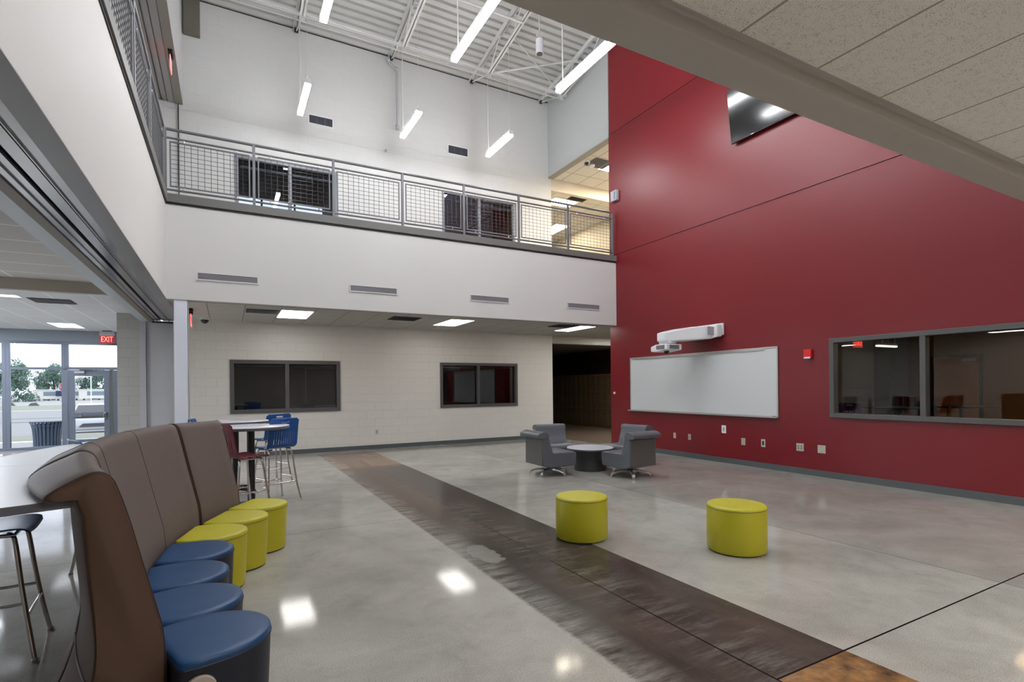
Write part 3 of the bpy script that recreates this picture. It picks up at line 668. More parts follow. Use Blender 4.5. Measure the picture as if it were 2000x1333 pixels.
for xx in (1.44, 3.72, 5.98): pendant(2, 'long linear pendant in the added nearest row hidden above the beam, over x %.1f' % xx if False else {1.44: 'added long pendant over the left of the room, out of view above the frame', 3.72: 'added long pendant over the room middle, out of view above the frame', 5.98: 'added long pendant toward the red wall, out of view behind the beam'}[xx], xx, 2.6, 5.0, [2.9, 4.8])  # invented pendant row, kept for the light it gives
# cylinder speaker, not a lamp
o = (6.25, 10.05, 9.05)
r = thing('cylinder_speaker', 'white cylinder speaker hanging from the roof deck', 'speaker', o)
B(o).tube([(6.25, 10.05, 9.0), (6.25, 10.05, 9.32)], .085, 20).build('housing', m_whiteplastic, r, smooth=1)
B(o).tube([(6.25, 10.05, 8.99), (6.25, 10.05, 9.0)], .07, 20).build('lens', m_screen, r)
B(o).tube([(6.25, 10.05, 9.32), (6.25, 10.05, 10.38)], .015, 8).box(6.19, 6.31, 10.0, 10.1, 9.4, 9.46).build('stem', m_joist, r)
# ------------------------------------------------------------------ ceiling light panels and vents
def panel(x0, x1, y0, y1, z, label, m=None, grp='flush ceiling light panels'):
    o = ((x0+x1)/2, (y0+y1)/2, z); r = thing('ceiling_light', label, 'ceiling light', o, group=grp)
    w = .018
    b = B(o)
    for a in ((x0, x1, y0, y0+w), (x0, x1, y1-w, y1), (x0, x0+w, y0+w, y1-w), (x1-w, x1, y0+w, y1-w)): b.box(*a, z-.008, z)
    b.build('frame', m_whiteplastic, r)
    B(o).box(x0+w, x1-w, y0+w, y1-w, z-.005, z-.001).build('diffuser', m or m_panel, r)
panel(.915, 1.525, 10.87, 12.09, 3.03, 'square glowing ceiling panel under the balcony, nearest the white column')
panel(4.37, 4.96, 10.84, 12.06, 3.03, 'glowing ceiling panel under the middle of the balcony')
panel(7.8, 8.3, 10.72, 11.98, 3.03, 'glowing ceiling panel under the balcony beside the red wall')
panel(10.5, 11.1, 11.2, 12.4, 3.03, 'fill panel added over the locker corridor corner, hidden by the red wall', m_panelN)  # added out of sight to light the lockers
panel(9.35, 9.96, 10.75, 12.0, 7.72, 'warm glowing panel in the upper hall ceiling', m_panelw)
panel(10.6, 11.2, 8.5, 9.7, 7.72, 'added upper hall fill panel hidden behind the red wall, nearer one', m_panelw2)  # this and the next panel are added to brighten the hall
panel(10.7, 11.3, 11.2, 12.4, 7.72, 'added upper hall fill panel hidden behind the red wall, beside the warm one', m_panelw2)
panel(10.6, 11.2, 16.0, 17.2, 7.45, 'warm panel at the far end of the upper hall', m_panelw)
panel(9.1, 10.0, 13.8, 14.4, 7.45, 'warm glowing panel beyond the dropped header upstairs', m_panelw)
panel(5.2, 5.8, 14.2, 14.9, 8.5, 'small fill panel added to light the room behind the right balcony window')  # added lamp for the otherwise unlit upper right room
panel(-3.75, -3.2, 16.1, 17.2, 3.15, 'dim panel in the far left ceiling near the exit sign', m_paneld)
panel(-4.9, -3.1, 11.75, 12.05, 3.15, 'bluish light panel at the left edge of the far left ceiling', m_paneld)
for x, y in ((1.2, -1.6), (4.6, -1.6), (6.9, -1.6)): panel(x, x+.6, y, y+1.2, 3.075, {1.2: 'unseen fill panel added behind the camera on the left', 4.6: 'unseen fill panel added behind the camera in the middle', 6.9: 'unseen fill panel added behind the camera near the red wall'}[x], m_panelN)  # fill panels added overhead for bounce off the near floor
for x, y, z, l in ((-6.2, 9.2, 3.354, 'added fill panel in the left room just before the beige drop'), (-8.2, 7.5, 3.354, 'added fill panel by the left wall, near its middle'), (-4.6, 13.0, 3.15, 'added fill panel in the far left ceiling just outside the frame'), (-6.6, 12.6, 3.15, 'added fill panel in the far left ceiling beyond the beige drop'), (-6.6, 15.6, 3.15, 'added fill panel in the far left ceiling near the storefront')): panel(x, x+.6, y, y+1.2, z, l, m_panelL)  # out-of-frame fill panels added to brighten the left room
def vent(x0, x1, y0, y1, z, label, dark=False, slats=0):
    o = ((x0+x1)/2, (y0+y1)/2, z); r = thing('ceiling_vent', label, 'air vent', o, group='ceiling air vents and return grilles')
    B(o).box(x0, x1, y0, y1, z-.006, z-.001).build('backing', m_grilled if slats else m_grille, r)
    b = B(o); n = slats or 10
    for k in range(n):
        y = y0+(y1-y0)*(k+.5)/n; b.hexa([(x0+.01, y-.012, z-.02), (x1-.01, y-.012, z-.02), (x1-.01, y+.012, z-.008), (x0+.01, y+.012, z-.008), (x0+.01, y-.012, z-.017), (x1-.01, y-.012, z-.017), (x1-.01, y+.012, z-.005), (x0+.01, y+.012, z-.005)])
    b.build('slat', m_whiteplastic if slats else m_grille, r)
vent(.33, .90, 11.0, 11.5, 3.03, 'slatted supply vent left of the first ceiling panel', slats=5)
vent(3.1, 3.72, 10.9, 11.45, 3.03, 'gray return grille in the ceiling left of the middle panel')
vent(7.1, 7.72, 10.65, 11.2, 3.03, 'gray return grille in the ceiling beside the red wall panel')
vent(8.85, 9.5, 11.4, 11.95, 7.72, 'gray return grille in the upper hall ceiling')
vent(9.5, 10.1, 12.95+.5, 13.75, 7.45, 'gray grille in the far upper hall ceiling')
vent(-3.05, -2.45, 12.0, 12.55, 3.15, 'slatted supply vent in the far left ceiling', slats=6)
# sprinkler caps and dome cameras
def dome(o, label, m1, s=1):
    r = thing('dome_camera', label, 'security camera', o)
    x, y, z = o
    B(o).tube([(x, y, z-.035*s), (x, y, z)], .075*s, 20).build('mount_ring', m_whiteplastic, r, smooth=1)
    B(o).sphere((x, y, z-.035*s), .06*s, 16, half=-1).build('dome', m_screen, r, smooth=3)
dome((-.40, 12.75, 3.03), 'black dome security camera under the balcony near the white column', 0, 1.3)
dome((8.78, 11.72, 7.72), 'small dome camera in the upper hall ceiling beside the header', 0, 1.2)
tag(B((9.05, 11.85, 7.72)).lathe([(.001, -.05), (.07, -.048), (.085, -.03), (.09, 0)], (9.05, 11.85, 7.72), 20).build('smoke_detector', m_whiteplastic, smooth=1), 'round smoke detector in the upper hall ceiling', 'smoke detector')
for (x, y), l in zip(((.0, 11.35), (1.95, 11.4), (3.95, 11.3)), ('sprinkler cap in the ceiling left of the first panel', 'sprinkler cap in the ceiling right of the first panel', 'sprinkler cap in the ceiling left of the middle panel')):
    tag(B((x, y, 3.03)).lathe([(.001, -.012), (.035, -.01), (.04, 0)], (x, y, 3.03), 16).build('fire_sprinkler', m_satin, smooth=1), l, 'sprinkler', 'sprinkler caps in the tile ceiling')
# ------------------------------------------------------------------ wall grilles
def grille(plane, c, a0, a1, z0, z1, label, dark=False, grp=None):
    o = ((a0+a1)/2, c, z0); r = thing('air_grille', label, 'air vent', o, group=grp)
    B(o).frame_('y', c-.008, a0, a1, z0, z1, .02, .008).build('frame', m_white if not dark else m_whiteplastic, r)
    B(o).box(a0+.018, a1-.018, c-.004, c-.001, z0+.018, z1-.018).build('backing', m_grilled, r)
    b = B(o)
    if dark:
        n = int((a1-a0-.04)/.03)
        for k in range(n):
            x = a0+.03+k*.03; b.box(x, x+.008, c-.012, c-.003, z0+.02, z1-.02)
        for k in (1, 2): x = a0+(a1-a0)*k/3; b.box(x-.008, x+.008, c-.014, c-.002, z0+.02, z1-.02)
    else:
        for k in range(5):
            z = z0+.024+(z1-z0-.048)*k/5; b.box(a0+.02, a1-.02, c-.012, c-.003, z, z+.010)
        n = int((a1-a0-.04)/.02)
        for k in range(n):
            x = a0+.025+k*.02; b.box(x, x+.004, c-.010, c-.003, z0+.02, z1-.02)
    b.build('louver', mat('louver_gray', (150, 150, 156), .5) if not dark else mat('louver_dark', (84, 86, 96), .5), r)
for (a0, a1), l in zip(((-.43, .50), (2.04, 2.96), (4.51, 5.45), (6.98, 7.93)), ('long slim grille in the white fascia, nearest the left corner', 'long slim grille in the white fascia, second from the left', 'long slim grille in the white fascia, third from the left', 'long slim grille in the white fascia, nearest the red wall')):
    grille('y', YF, a0, a1, 3.335, 3.475, l, grp='slim grilles in the balcony fascia')
grille('y', YB, 1.745, 2.313, 7.80, 8.03, 'dark rectangular grille on the upper wall right of the left pendant', True, 'grilles on the upper block wall')
grille('y', YB, 5.26, 5.86, 7.80, 8.05, 'dark rectangular grille on the upper wall left of the right pendant', True, 'grilles on the upper block wall')
# small sensor on upper wall
o = (3.58, YB, 7.53); r = thing('round_sensor', 'small round white sensor on the upper block wall', 'sensor', o)
B(o).tube([(3.58, YB-.05, 7.53), (3.58, YB-.001, 7.53)], .05, 16).build('base', m_whiteplastic, r, smooth=1)
B(o).sphere((3.58, YB-.06, 7.52), .04).build('lens', m_graypl, r, smooth=3)
# ------------------------------------------------------------------ exit signs
def exit_sign(loc, rz, label, drop=.1, mirror=False, letters=True):
    r = thing('exit_sign', label, 'exit sign', loc, rz)
    B().box(-.1, .1, -.02, .02, -.02, 0).build('ceiling_mount', m_black, r)
    B().box(-.165, .165, -.025, .025, -drop-.03, -.02).build('housing', m_graypl, r, bevel=.004)
    p = B().box(-.16, .16, -.004, .004, -drop-.235, -drop-.03).build('face', m_exitred if not letters else mat('exit_face', (206, 66, 74), .3), r)
    if letters:
        text('lettering', 'EXIT', .21, m_exitletter, p, (0, -.006, -drop-.135), (PI/2, 0, 0), .001, .62)
        text('lettering', 'EXIT', .21, m_exitletter, p, (0, .006, -drop-.135), (PI/2, 0, PI), .001, .62)
    return r
exit_sign((-2.85, 17.75, 3.15), 0, 'red EXIT sign hanging above the glass entrance door')
def edge_exit(loc, rz, label):
    r = thing('exit_sign', label, 'exit sign', loc, rz)
    B().box(-.14, .14, -.035, .035, -.05, 0).build('ceiling_mount', m_black, r, bevel=.004)
    B().box(-.03, .03, -.03, .03, -.10, -.05).build('stem', m_black, r)
    p = B().box(-.15, .15, -.006, .006, -.32, -.10).build('face', m_exitred, r)
    text('lettering', 'EXIT', .2, m_whiteplastic, p, (0, -.008, -.21), (PI/2, 0, 0), .001, .62)
edge_exit((-.58, 11.5, 3.03), math.radians(90), 'thin red exit sign seen edge-on beside the white column')
edge_exit((-.84, 11.25, 7.61), math.radians(90), 'thin red exit sign hanging under the upper left header')
# ------------------------------------------------------------------ RED WALL ITEMS
# whiteboard
y0, y1, z0, z1 = 5.824, 9.639, .92, 2.168
o = (XR, (y0+y1)/2, z0); r = thing('whiteboard', 'long white marker board with aluminum frame on the red wall', 'whiteboard', o)
B(o).box(XR-.018, XR-.001, y0+.01, y1-.01, z0+.01, z1-.01).build('panel', m_board, r)
B(o).frame_('x', XR-.012, y0, y1, z0, z1, .028, .012).build('frame', m_satin, r, bevel=.003)
B(o).box(XR-.03, XR-.024, y0+.25, y1-.12, z1-.055, z1-.02).build('map_rail', m_satin, r)
B(o).box(XR-.075, XR-.022, y0-.01, y1+.03, z0-.004, z0+.012).box(XR-.078, XR-.072, y0-.01, y1+.03, z0+.0, z0+.022).build('marker_tray', m_satin, r)
B(o).box(XR-.026, XR-.02, y0+.03, y0+.11, z0+.012, z0+.028).build('brand_plate', m_black, r)
# projector with arm
o = (XR, 7.8, 2.3)
r = thing('projector', 'white short-throw projector on a wall arm above the whiteboard', 'projector', o)
B(o).box(XR-.05, XR-.001, 6.95, 8.35, 2.47, 2.70).build('wall_plate', m_whiteplastic, r, bevel=.01)
arm = B(o); arm.hexa([(XR-.32, 7.05, 2.43), (XR-.05, 7.0, 2.42), (XR-.05, 8.1, 2.46), (XR-.62, 8.05, 2.42), (XR-.30, 7.05, 2.62), (XR-.05, 7.0, 2.66), (XR-.05, 8.1, 2.66), (XR-.60, 8.05, 2.56)])
arm = B(o)
rings = []
for x, yc, w, za, zb in ((XR-.05, 7.36, .40, 2.44, 2.68), (XR-.16, 7.38, .40, 2.43, 2.68), (XR-.20, 7.44, .36, 2.40, 2.66), (XR-.50, 7.54, .27, 2.38, 2.64), (XR-.8, 7.62, .17, 2.37, 2.58), (XR-.95, 7.66, .12, 2.38, 2.54)):
    rings.append([(x, yc-w, za), (x, yc+w, za), (x, yc+w, zb), (x, yc-w, zb)])
arm.loft(rings); ao = arm.build('arm', m_whiteplastic, r, bevel=.02, seg=3, smooth=.6)
B(o).box(XR-.36, XR-.12, 7.04, 7.08, 2.47, 2.63).build('cover', m_graypl, ao, bevel=.006)
B(o).box(XR-.88, XR-.70, 7.5, 7.8, 2.33, 2.43).tube([(XR-.8, 7.66, 2.30), (XR-.8, 7.66, 2.5)], .05, 12).build('adjustment_bracket', m_whiteplastic, ao, bevel=.01)
hd = B(o).loft([[(XR-1.02, 7.44, 2.20), (XR-.62, 7.44, 2.20), (XR-.62, 7.44, 2.31), (XR-1.02, 7.44, 2.31)], [(XR-1.02, 7.75, 2.16), (XR-.6, 7.75, 2.17), (XR-.6, 7.75, 2.31), (XR-1.02, 7.75, 2.31)], [(XR-.98, 7.92, 2.18), (XR-.64, 7.92, 2.18), (XR-.64, 7.92, 2.28), (XR-.98, 7.92, 2.28)]])
ho = hd.build('projector_head', m_whiteplastic, r, bevel=.015, seg=3, smooth=.6)
B(o).box(XR-1.025, XR-1.02, 7.5, 7.72, 2.21, 2.29).box(XR-.95, XR-.7, 7.434, 7.44, 2.215, 2.295).build('vent_grille', mat('projector_vent', (110, 110, 118), .5), ho)
B(o).sphere((XR-.85, 7.62, 2.165), .05, 14).build('lens', m_screen, ho)
# TV (tilted down on its bracket)
r = thing('television', 'large black flat television high on the red wall, partly behind the beam', 'television', (XR-.07, 5.815, 6.02))
r.rotation_euler = (0, math.radians(-7), 0)
B().box(-.02, .02, -.865, .865, 0, .97).build('bezel', m_black, r, bevel=.005)
B().box(-.0235, -.02, -.853, .853, .018, .958).build('screen', m_screen, r)
B().box(.02, .06, -.3, .3, .2, .4).box(.02, .16, -.25, .25, .62, .72).build('wall_mount', m_black, r)
B().box(-.026, -.02, .38, .44, .004, .014).build('maker_badge', m_satin, r)
# outlets and plates
def plate(y, z, w, h, label, kind, plane='x', c=XR):
    o = (c, y, z) if plane == 'x' else (y, c, z)
    r = thing('outlet_plate', label, 'wall plate', o, group='plates low on the walls')
    S = (lambda a0, a1, z0, z1, d0, d1: B(o).box(c-d1, c-d0, a0, a1, z0, z1)) if plane == 'x' else (lambda a0, a1, z0, z1, d0, d1: B(o).box(a0, a1, c-d1, c-d0, z0, z1))
    S(y-w/2, y+w/2, z-h/2, z+h/2, .001, .007).build('cover', m_plate if kind != 'white' else m_whiteplastic, r, bevel=.002)
    if kind in ('duplex', 'white', 'dark'):
        S(y-.017, y+.017, z-.036, z+.036, .0068, .009).build('receptacle', m_black if kind == 'dark' else m_graypl, r)
        for q in (-.018, .018): S(y-.008, y+.008, z+q-.007, z+q+.007, .009, .0098).build('socket', m_black, r)
    if kind == 'quad':
        for a in (-.026, .026):
            S(y+a-.017, y+a+.017, z-.036, z+.036, .0068, .009).build('receptacle', m_graypl, r)
            for q in (-.018, .018): S(y+a-.008, y+a+.008, z+q-.007, z+q+.007, .009, .0098).build('socket', m_black, r)
    if kind in ('blank', 'blank2'):
        for q in (-.04, .04): S(y-.004, y+.004, z+q-.004, z+q+.004, .0068, .008).build('screw', m_darkgray, r)
plate(9.933, .42, .07, .115, 'plate on the red wall at its far end behind the gray chairs', 'blank')
plate(8.256, .431, .072, .118, 'blank steel plate below the whiteboard, nearest the gray chairs', 'blank')
plate(7.844, .43, .072, .118, 'duplex outlet below the whiteboard beside the blank plate', 'duplex')
plate(6.983, .646, .10, .15, 'white plate set higher than the others just under the whiteboard', 'white')
plate(6.549, .445, .085, .13, 'steel plate right of the higher white plate', 'blank')
plate(6.135, .453, .085, .14, 'dark-centered outlet below the whiteboard right corner', 'dark')
plate(5.446, .445, .13, .13, 'four-gang square outlet between whiteboard and window', 'quad')
plate(5.083, .446, .13, .13, 'blank square steel plate nearest the red wall window', 'blank')
plate(3.285, .422, .075, .12, 'single outlet on the block wall between the two windows', 'duplex', 'y', YB)
# fire strobe
o = (XR, 5.279, 2.0); r = thing('fire_alarm_strobe', 'red fire alarm strobe between the whiteboard and the window', 'fire alarm', o)
m_fire = mat('fire_red', (214, 28, 30), .35)
B(o).box(XR-.05, XR-.001, 5.215, 5.345, 1.93, 2.075).build('body', m_fire, r, bevel=.008)
B(o).box(XR-.056, XR-.048, 5.225, 5.335, 1.925, 1.95).build('strobe_lens', m_whiteplastic, r, bevel=.003)
# sensor on upper red corner, bell push
o = (XR, 10.11, 6.18); r = thing('box_sensor', 'pale gray box sensor high at the far corner of the red wall', 'sensor', o)
B(o).box(XR-.08, XR-.001, 10.0, 10.22, 6.05, 6.30).build('body', m_graypl, r, bevel=.006)
B(o).box(XR-.085, XR-.08, 10.03, 10.10, 6.08, 6.27).build('cover', mat('bluegray_cover', (120, 132, 156), .4), r)
tag(B((XR, 10.224, 1.336)).tube([(XR-.03, 10.224, 1.336), (XR-.001, 10.224, 1.336)], .028, 16).build('door_stop_knob', m_whiteplastic, smooth=1), 'tiny round white knob near the far edge of the red wall', 'knob')
# ------------------------------------------------------------------ SOFA (curved high-back banquette), arc centre + radius from the plan
CX_, CY_ = 3.15, 3.75
def arc(r, th, z): a = math.radians(th); return (CX_-r*math.cos(a), CY_+r*math.sin(a), z)
def sofa_profile(dz=0, tip=0):
    p = [(3.60, .03), (3.585, .20), (3.583, .405), (3.594, .544), (3.616, .644), (3.658, .82), (3.700, 1.0), (3.733, 1.115+dz*.6), (3.752, 1.165+dz), (3.780, 1.192+dz), (3.812, 1.196+dz),
         (3.855, 1.180+dz*.9), (3.905+tip*.7, 1.154+dz*.6), (3.945+tip, 1.128+dz*.2), (3.950+tip, 1.112), (3.93+tip, 1.104), (3.89, 1.104), (3.862, 1.100)]
    q = [(3.846, 1.03), (3.838, .90), (3.826, .75), (3.815, .62), (3.812, .50), (3.83, .38), (3.87, .24), (3.93, .10), (3.96, .03)]
    return crom([(a, b, 0) for a, b in p], 3)[:-1]+crom([(a, b, 0) for a, b in q], 3)
sofa = thing('banquette_sofa', 'curved high-backed taupe leather banquette behind the wedge stools', 'sofa', arc(3.7, 6, 0))
so = tuple(sofa.location)
def sofa_seg(t0, t1, dz, tip, seams=()):
    def lerp(t, ks):
        for (a, u), (b_, w) in zip(ks, ks[1:]):
            if t <= b_: return u+(w-u)*max(0, t-a)/(b_-a)
        return ks[-1][1]
    def prof(th): return sofa_profile(lerp(th, ((-19.5, 0), (-9, .034), (20, .034), (31.6, .018))), lerp(th, ((-19.5, 0), (-13, .03), (20, .035), (31.6, .02))))
    steps = [(t0, .02), (t0+.12, .006), (t0+.35, 0)]; n = int((t1-t0)/1.5)
    steps += [(t0+.35+(t1-t0-.7)*k/n, 0) for k in range(1, n)]+[(t1-.35, 0), (t1-.12, .006), (t1, .02)]
    # shallow seams stitched into the cushion
    rings = []
    for th, s in steps:
        ring = []
        for r_, z_, _ in prof(th):
            k = s*.9
            rr = r_+k*max(-1, min(1, (3.80-r_)/.05)) if z_ > .05 else r_
            zz = z_-k if z_ > 1.15 else z_
            ring.append(arc(rr, th, zz))
        rings.append(ring)
    o = B(so).loft(rings).build('backrest', [m_sofa, m_sofaside], sofa, smooth=.9)
    # end caps get the brown end leather
    for p in o.data.polygons:
        if len(p.vertices) > 8: p.material_index = 1
        else:
            q = p.center+Vector(so); rad = math.hypot(q.x-CX_, q.y-CY_)
            a_ = math.atan2(q.y-CY_, -(q.x-CX_)); tn = Vector((math.sin(a_), math.cos(a_), 0))
            if (rad > 3.79 and q.z < 1.09) or abs(p.normal.dot(tn)) > .3: p.material_index = 1
    for th in (t0+.12, t1-.12):
        pts = [arc(r_, th, z_) for r_, z_, _ in prof(th)]
        B(so).tube(pts, .0026, 6, caps=False).build('piping', m_pipe, o, smooth=1)
    for th in seams:
        pts = [arc(r_-.0005 if r_ < 3.8 else r_, th, z_+(.0005 if z_ > 1.1 else 0)) for r_, z_, _ in prof(th)[6:42]]
        B(so).tube(pts, .002, 5, caps=False).build('seam', m_pipe, o, smooth=1)
    # welt line along the lower back
    B(so).tube([arc(3.832, t0+.3+(t1-t0-.6)*k/20, .385) for k in range(21)], .004, 6).build('piping', MATS['leather_piping'], o, smooth=1)
    return o
sofa_seg(-19.5, -10.1, 0, 0)
sofa_seg(-10.0, 20.7, .034, .035, (-4, 9.5))
sofa_seg(20.9, 31.6, .022, .02)
# connector puck
# counter behind
cn = thing('curved_counter', 'curved white bar-height counter wrapping the back of the banquette', 'counter', arc(4.15, 6, 0)); co_ = tuple(cn.location)
for a0, a1 in ((-18.6, 1.1), (1.2, 31)):
    n = 14; rings = []
    for k in range(n+1):
        th = a0+(a1-a0)*k/n
        rings.append([arc(3.868, th, 1.072), arc(4.45, th, 1.072), arc(4.45, th, 1.098), arc(3.868, th, 1.098)])
    t_ = B(co_).loft(rings).build('countertop', m_counter, cn)
    rings = []
    for k in range(n+1):
        th = a0+(a1-a0)*k/n; rings.append([arc(4.45, th, 1.068), arc(4.456, th, 1.068), arc(4.456, th, 1.099), arc(4.45, th, 1.099)])
    B(co_).loft(rings).build('edge_band', m_counteredge, t_)
    th = a0 if a0 < 0 else a1; s = -.12 if a0 < 0 else .12
    B(co_).hexa([arc(3.866, th+s, 1.068), arc(4.456, th+s, 1.068), arc(4.456, th, 1.068), arc(3.866, th, 1.068), arc(3.866, th+s, 1.099), arc(4.456, th+s, 1.099), arc(4.456, th, 1.099), arc(3.866, th, 1.099)]).build('end_band', m_counteredge, t_)
for th in (12, 27):
    b = B(co_); b.tube([arc(4.0, th, .02), arc(4.0, th, 1.07)], .03, 16); b.build('leg', m_black, cn, smooth=1)
    B(co_).lathe([(.001, 0), (.05, 0), (.05, .012), (.035, .03), (.001, .03)], arc(4.0, th, 0), 20).build('foot', m_black, cn)
# ------------------------------------------------------------------ wedge stools
def wedge(col, side, label0):
    r = thing('wedge_ottoman', label0, 'ottoman')
    def outline(sc=1.0):
        pts = []; R = .238
        for k in range(19):
            a = -PI/2+PI*k/18; pts.append((R*math.cos(a)*1.05*sc, R*math.sin(a)*sc))
        pts += [(-.10*sc, .235*sc), (-.155*sc, .222*sc), (-.172*sc, .20*sc), (-.172*sc, -.20*sc), (-.155*sc, -.222*sc), (-.10*sc, -.235*sc)]
        return pts
    rings = []
    for z, sc in ((.012, .925), (.03, .93), (.20, .965), (.37, .995), (.395, 1.0)):
        rings.append([(x, y, z) for x, y in outline(sc)])
    B().loft(rings).build('upholstered_side', side, r, smooth=.9)
    rings = [[(x, y, .396) for x, y in outline(1.0)], [(x, y, .410) for x, y in outline(1.004)], [(x, y, .421) for x, y in outline(.993)], [(x, y, .427) for x, y in outline(.965)], [(x, y, .430) for x, y in outline(.85)], [(x, y, .431) for x, y in outline(.4)]]
    t = B().loft(rings).build('seat_top', col, r, smooth=1.2)
    B().tube([(x, y, .3965) for x, y in outline(1.003)]+[outline(1.003)[0]+(.3965,)], .0035, 6, caps=False).build('piping', mat('piping_dark', (30, 34, 40), .5) if side is m_vinylBd else mat('piping_olive', (120, 116, 20), .5), t)
    B().prism(outline(.9), lambda p: (p[0], p[1], 0), lambda p: (p[0], p[1], .012)).build('base_plinth', m_black, r)
    return r
wy = wedge(m_vinylY, m_vinylY, 'y'); wbz = wedge(m_vinylB, m_vinylBd, 'b')
labs = ['yellow-green wedge ottoman at the far end of the curved banquette', 'yellow-green wedge ottoman, middle of the three yellow ones at the banquette', 'yellow-green wedge ottoman next to the first navy one',
        'navy blue wedge ottoman next to the yellow-green ones', 'navy blue wedge ottoman, second from the yellow-green ones', 'navy blue wedge ottoman, second nearest to the camera', 'navy blue wedge ottoman nearest the camera with a beige side disc']
fy = fb = True
for k in range(7):
    th = 31.3-8.25*k; src = wy if k < 3 else wbz; first = fy if k < 3 else fb
    p = arc([3.39, 3.36, 3.38, 3.39, 3.40, 3.385, 3.40][k], th, 0)
    o = place(src, p, -math.radians(th), labs[k], group='wedge ottomans along the curved banquette', first=first)
    if k < 3: fy = False
    else: fb = False
    if k == 6: last = o
# beige disc on the near side of the nearest stool
B().tube([(-.105, -.226, .305), (-.107, -.247, .305)], .062, 32).build('side_disc', mat('disc_beige', (176, 164, 150), .45), last, bevel=.004, smooth=.9)
# ------------------------------------------------------------------ round ottomans
def rotto():
    r = thing('round_ottoman', '', 'ottoman'); R = .255
    B().lathe([(R-.01, .012), (R, .03), (R+.002, .2), (R, .385), (R-.003, .394)], n=48).build('upholstered_side', m_vinylY, r, smooth=.9)
    t = B().lathe([(R, .395), (R, .402), (R-.004, .412), (R-.014, .420), (R-.04, .424), (R*.5, .426), (.001, .426)], n=48).build('seat_top', m_vinylY, r, smooth=1.2)
    B().tube([(R*math.cos(a*PI/24), R*math.sin(a*PI/24), .3945) for a in range(49)], .0035, 6, caps=False).build('piping', MATS['piping_olive'], t)
    B().lathe([(.001, 0), (R-.03, 0), (R-.03, .012), (.001, .012)], n=40).build('base_plinth', m_black, r)
    return r
ro = rotto()
place(ro, (3.09, 4.27, 0), 0, 'round yellow-green ottoman standing on the edge of the dark floor strip', group='round yellow ottomans in the open floor', first=True)
place(ro, (4.065, 3.235, 0), .6, 'round yellow-green ottoman on the bare gray floor, right-hand one', group='round yellow ottomans in the open floor')
# ------------------------------------------------------------------ lounge chairs (local +y = facing direction)
def lounge():
    r = thing('lounge_chair', '', 'chair', group='gray swivel lounge chairs around the low round table')
    W = .31
    prof = [(.345, .385), (.36, .36), (.345, .20), (.325, .165), (-.16, .150), (-.25, .175), (-.300, .20), (-.305, .60), (-.30, .70), (-.192, .70), (-.172, .62), (-.105, .415), (-.09, .40), (.31, .405)]
    B().prism(prof, lambda p: (-W, p[0], p[1]), lambda p: (W, p[0], p[1])).build('seat_body', m_lounge, r, bevel=.022, seg=3, smooth=.9)
    top = crom([(-.375, .650, 0), (-.40, .668, 0), (-.40, .708, 0), (-.36, .738, 0), (-.29, .757, 0), (-.235, .752, 0), (-.20, .728, 0), (-.188, .69, 0), (-.19, .655, 0), (-.28, .645, 0)], 3, closed=True)
    B().prism([(a, b) for a, b, _ in top], lambda p: (-W-.008, p[0], p[1]), lambda p: (W+.008, p[0], p[1])).build('headrest_roll', m_lounge, r, bevel=.02, seg=3, smooth=.9)
    B().box(-W+.02, W-.02, -.31, -.304, .19, .63).build('back_panel', m_lounged, r, bevel=.003)
    h = B().lathe([(.001, .07), (.06, .07), (.065, .10), (.04, .12), (.04, .165), (.001, .165)], n=24).build('swivel_hub', m_satin, r, smooth=.8)
    for k in range(5):
        a = 2*PI*k/5+.31; ca, sa = math.cos(a), math.sin(a)
        rings = []
        for q, z, w, hh in ((.04, .085, .034, .035), (.14, .092, .030, .03), (.25, .080, .028, .028), (.325, .055, .027, .03), (.345, .018, .027, .034)):
            rings.append([(ca*q-sa*w, sa*q+ca*w, max(z-hh/2, .001)), (ca*q+sa*w, sa*q-ca*w, max(z-hh/2, .001)), (ca*q+sa*w*.8, sa*q-ca*w*.8, z+hh/2), (ca*q-sa*w*.8, sa*q+ca*w*.8, z+hh/2)])
        l = B().loft(rings).build('leg', m_satin, r, bevel=.004)
    return r
lc = lounge(); tc_ = (5.76, 7.68)
for i, (x, y, rz, l) in enumerate(((4.87, 7.65, -92, 'gray swivel lounge chair left of the low round table, its side to the camera'), (5.91, 6.795, 6, 'gray swivel lounge chair, back to the camera, in front of the low table'),
                                (5.63, 8.62, 172, 'gray swivel lounge chair behind the left one, facing the camera'), (6.66, 7.75, 96, 'gray swivel lounge chair half hidden behind the near right one'))):
    place(lc, (x, y, 0), math.radians(rz), l, first=(i == 0))
r = thing('round_table', 'low round table with white top and flared charcoal drum base', 'table', (5.76, 7.68, 0))
B().lathe([(.001, 0), (.285, 0), (.287, .01), (.285, .07), (.262, .16), (.265, .2), (.30, .26), (.37, .345), (.405, .375), (.001, .375)], n=48).build('drum_base', mat('charcoal_laminate', (62, 62, 64), .45), r, smooth=.9)
t = B().lathe([(.001, .376), (.415, .376), (.42, .382), (.42, .402), (.415, .408), (.001, .408)], n=48).build('tabletop', m_tabletop, r, smooth=.8)
B().lathe([(.40, .372), (.4215, .372), (.4225, .384), (.4215, .396), (.40, .396)], n=48).build('edge_band', m_counteredge, t)
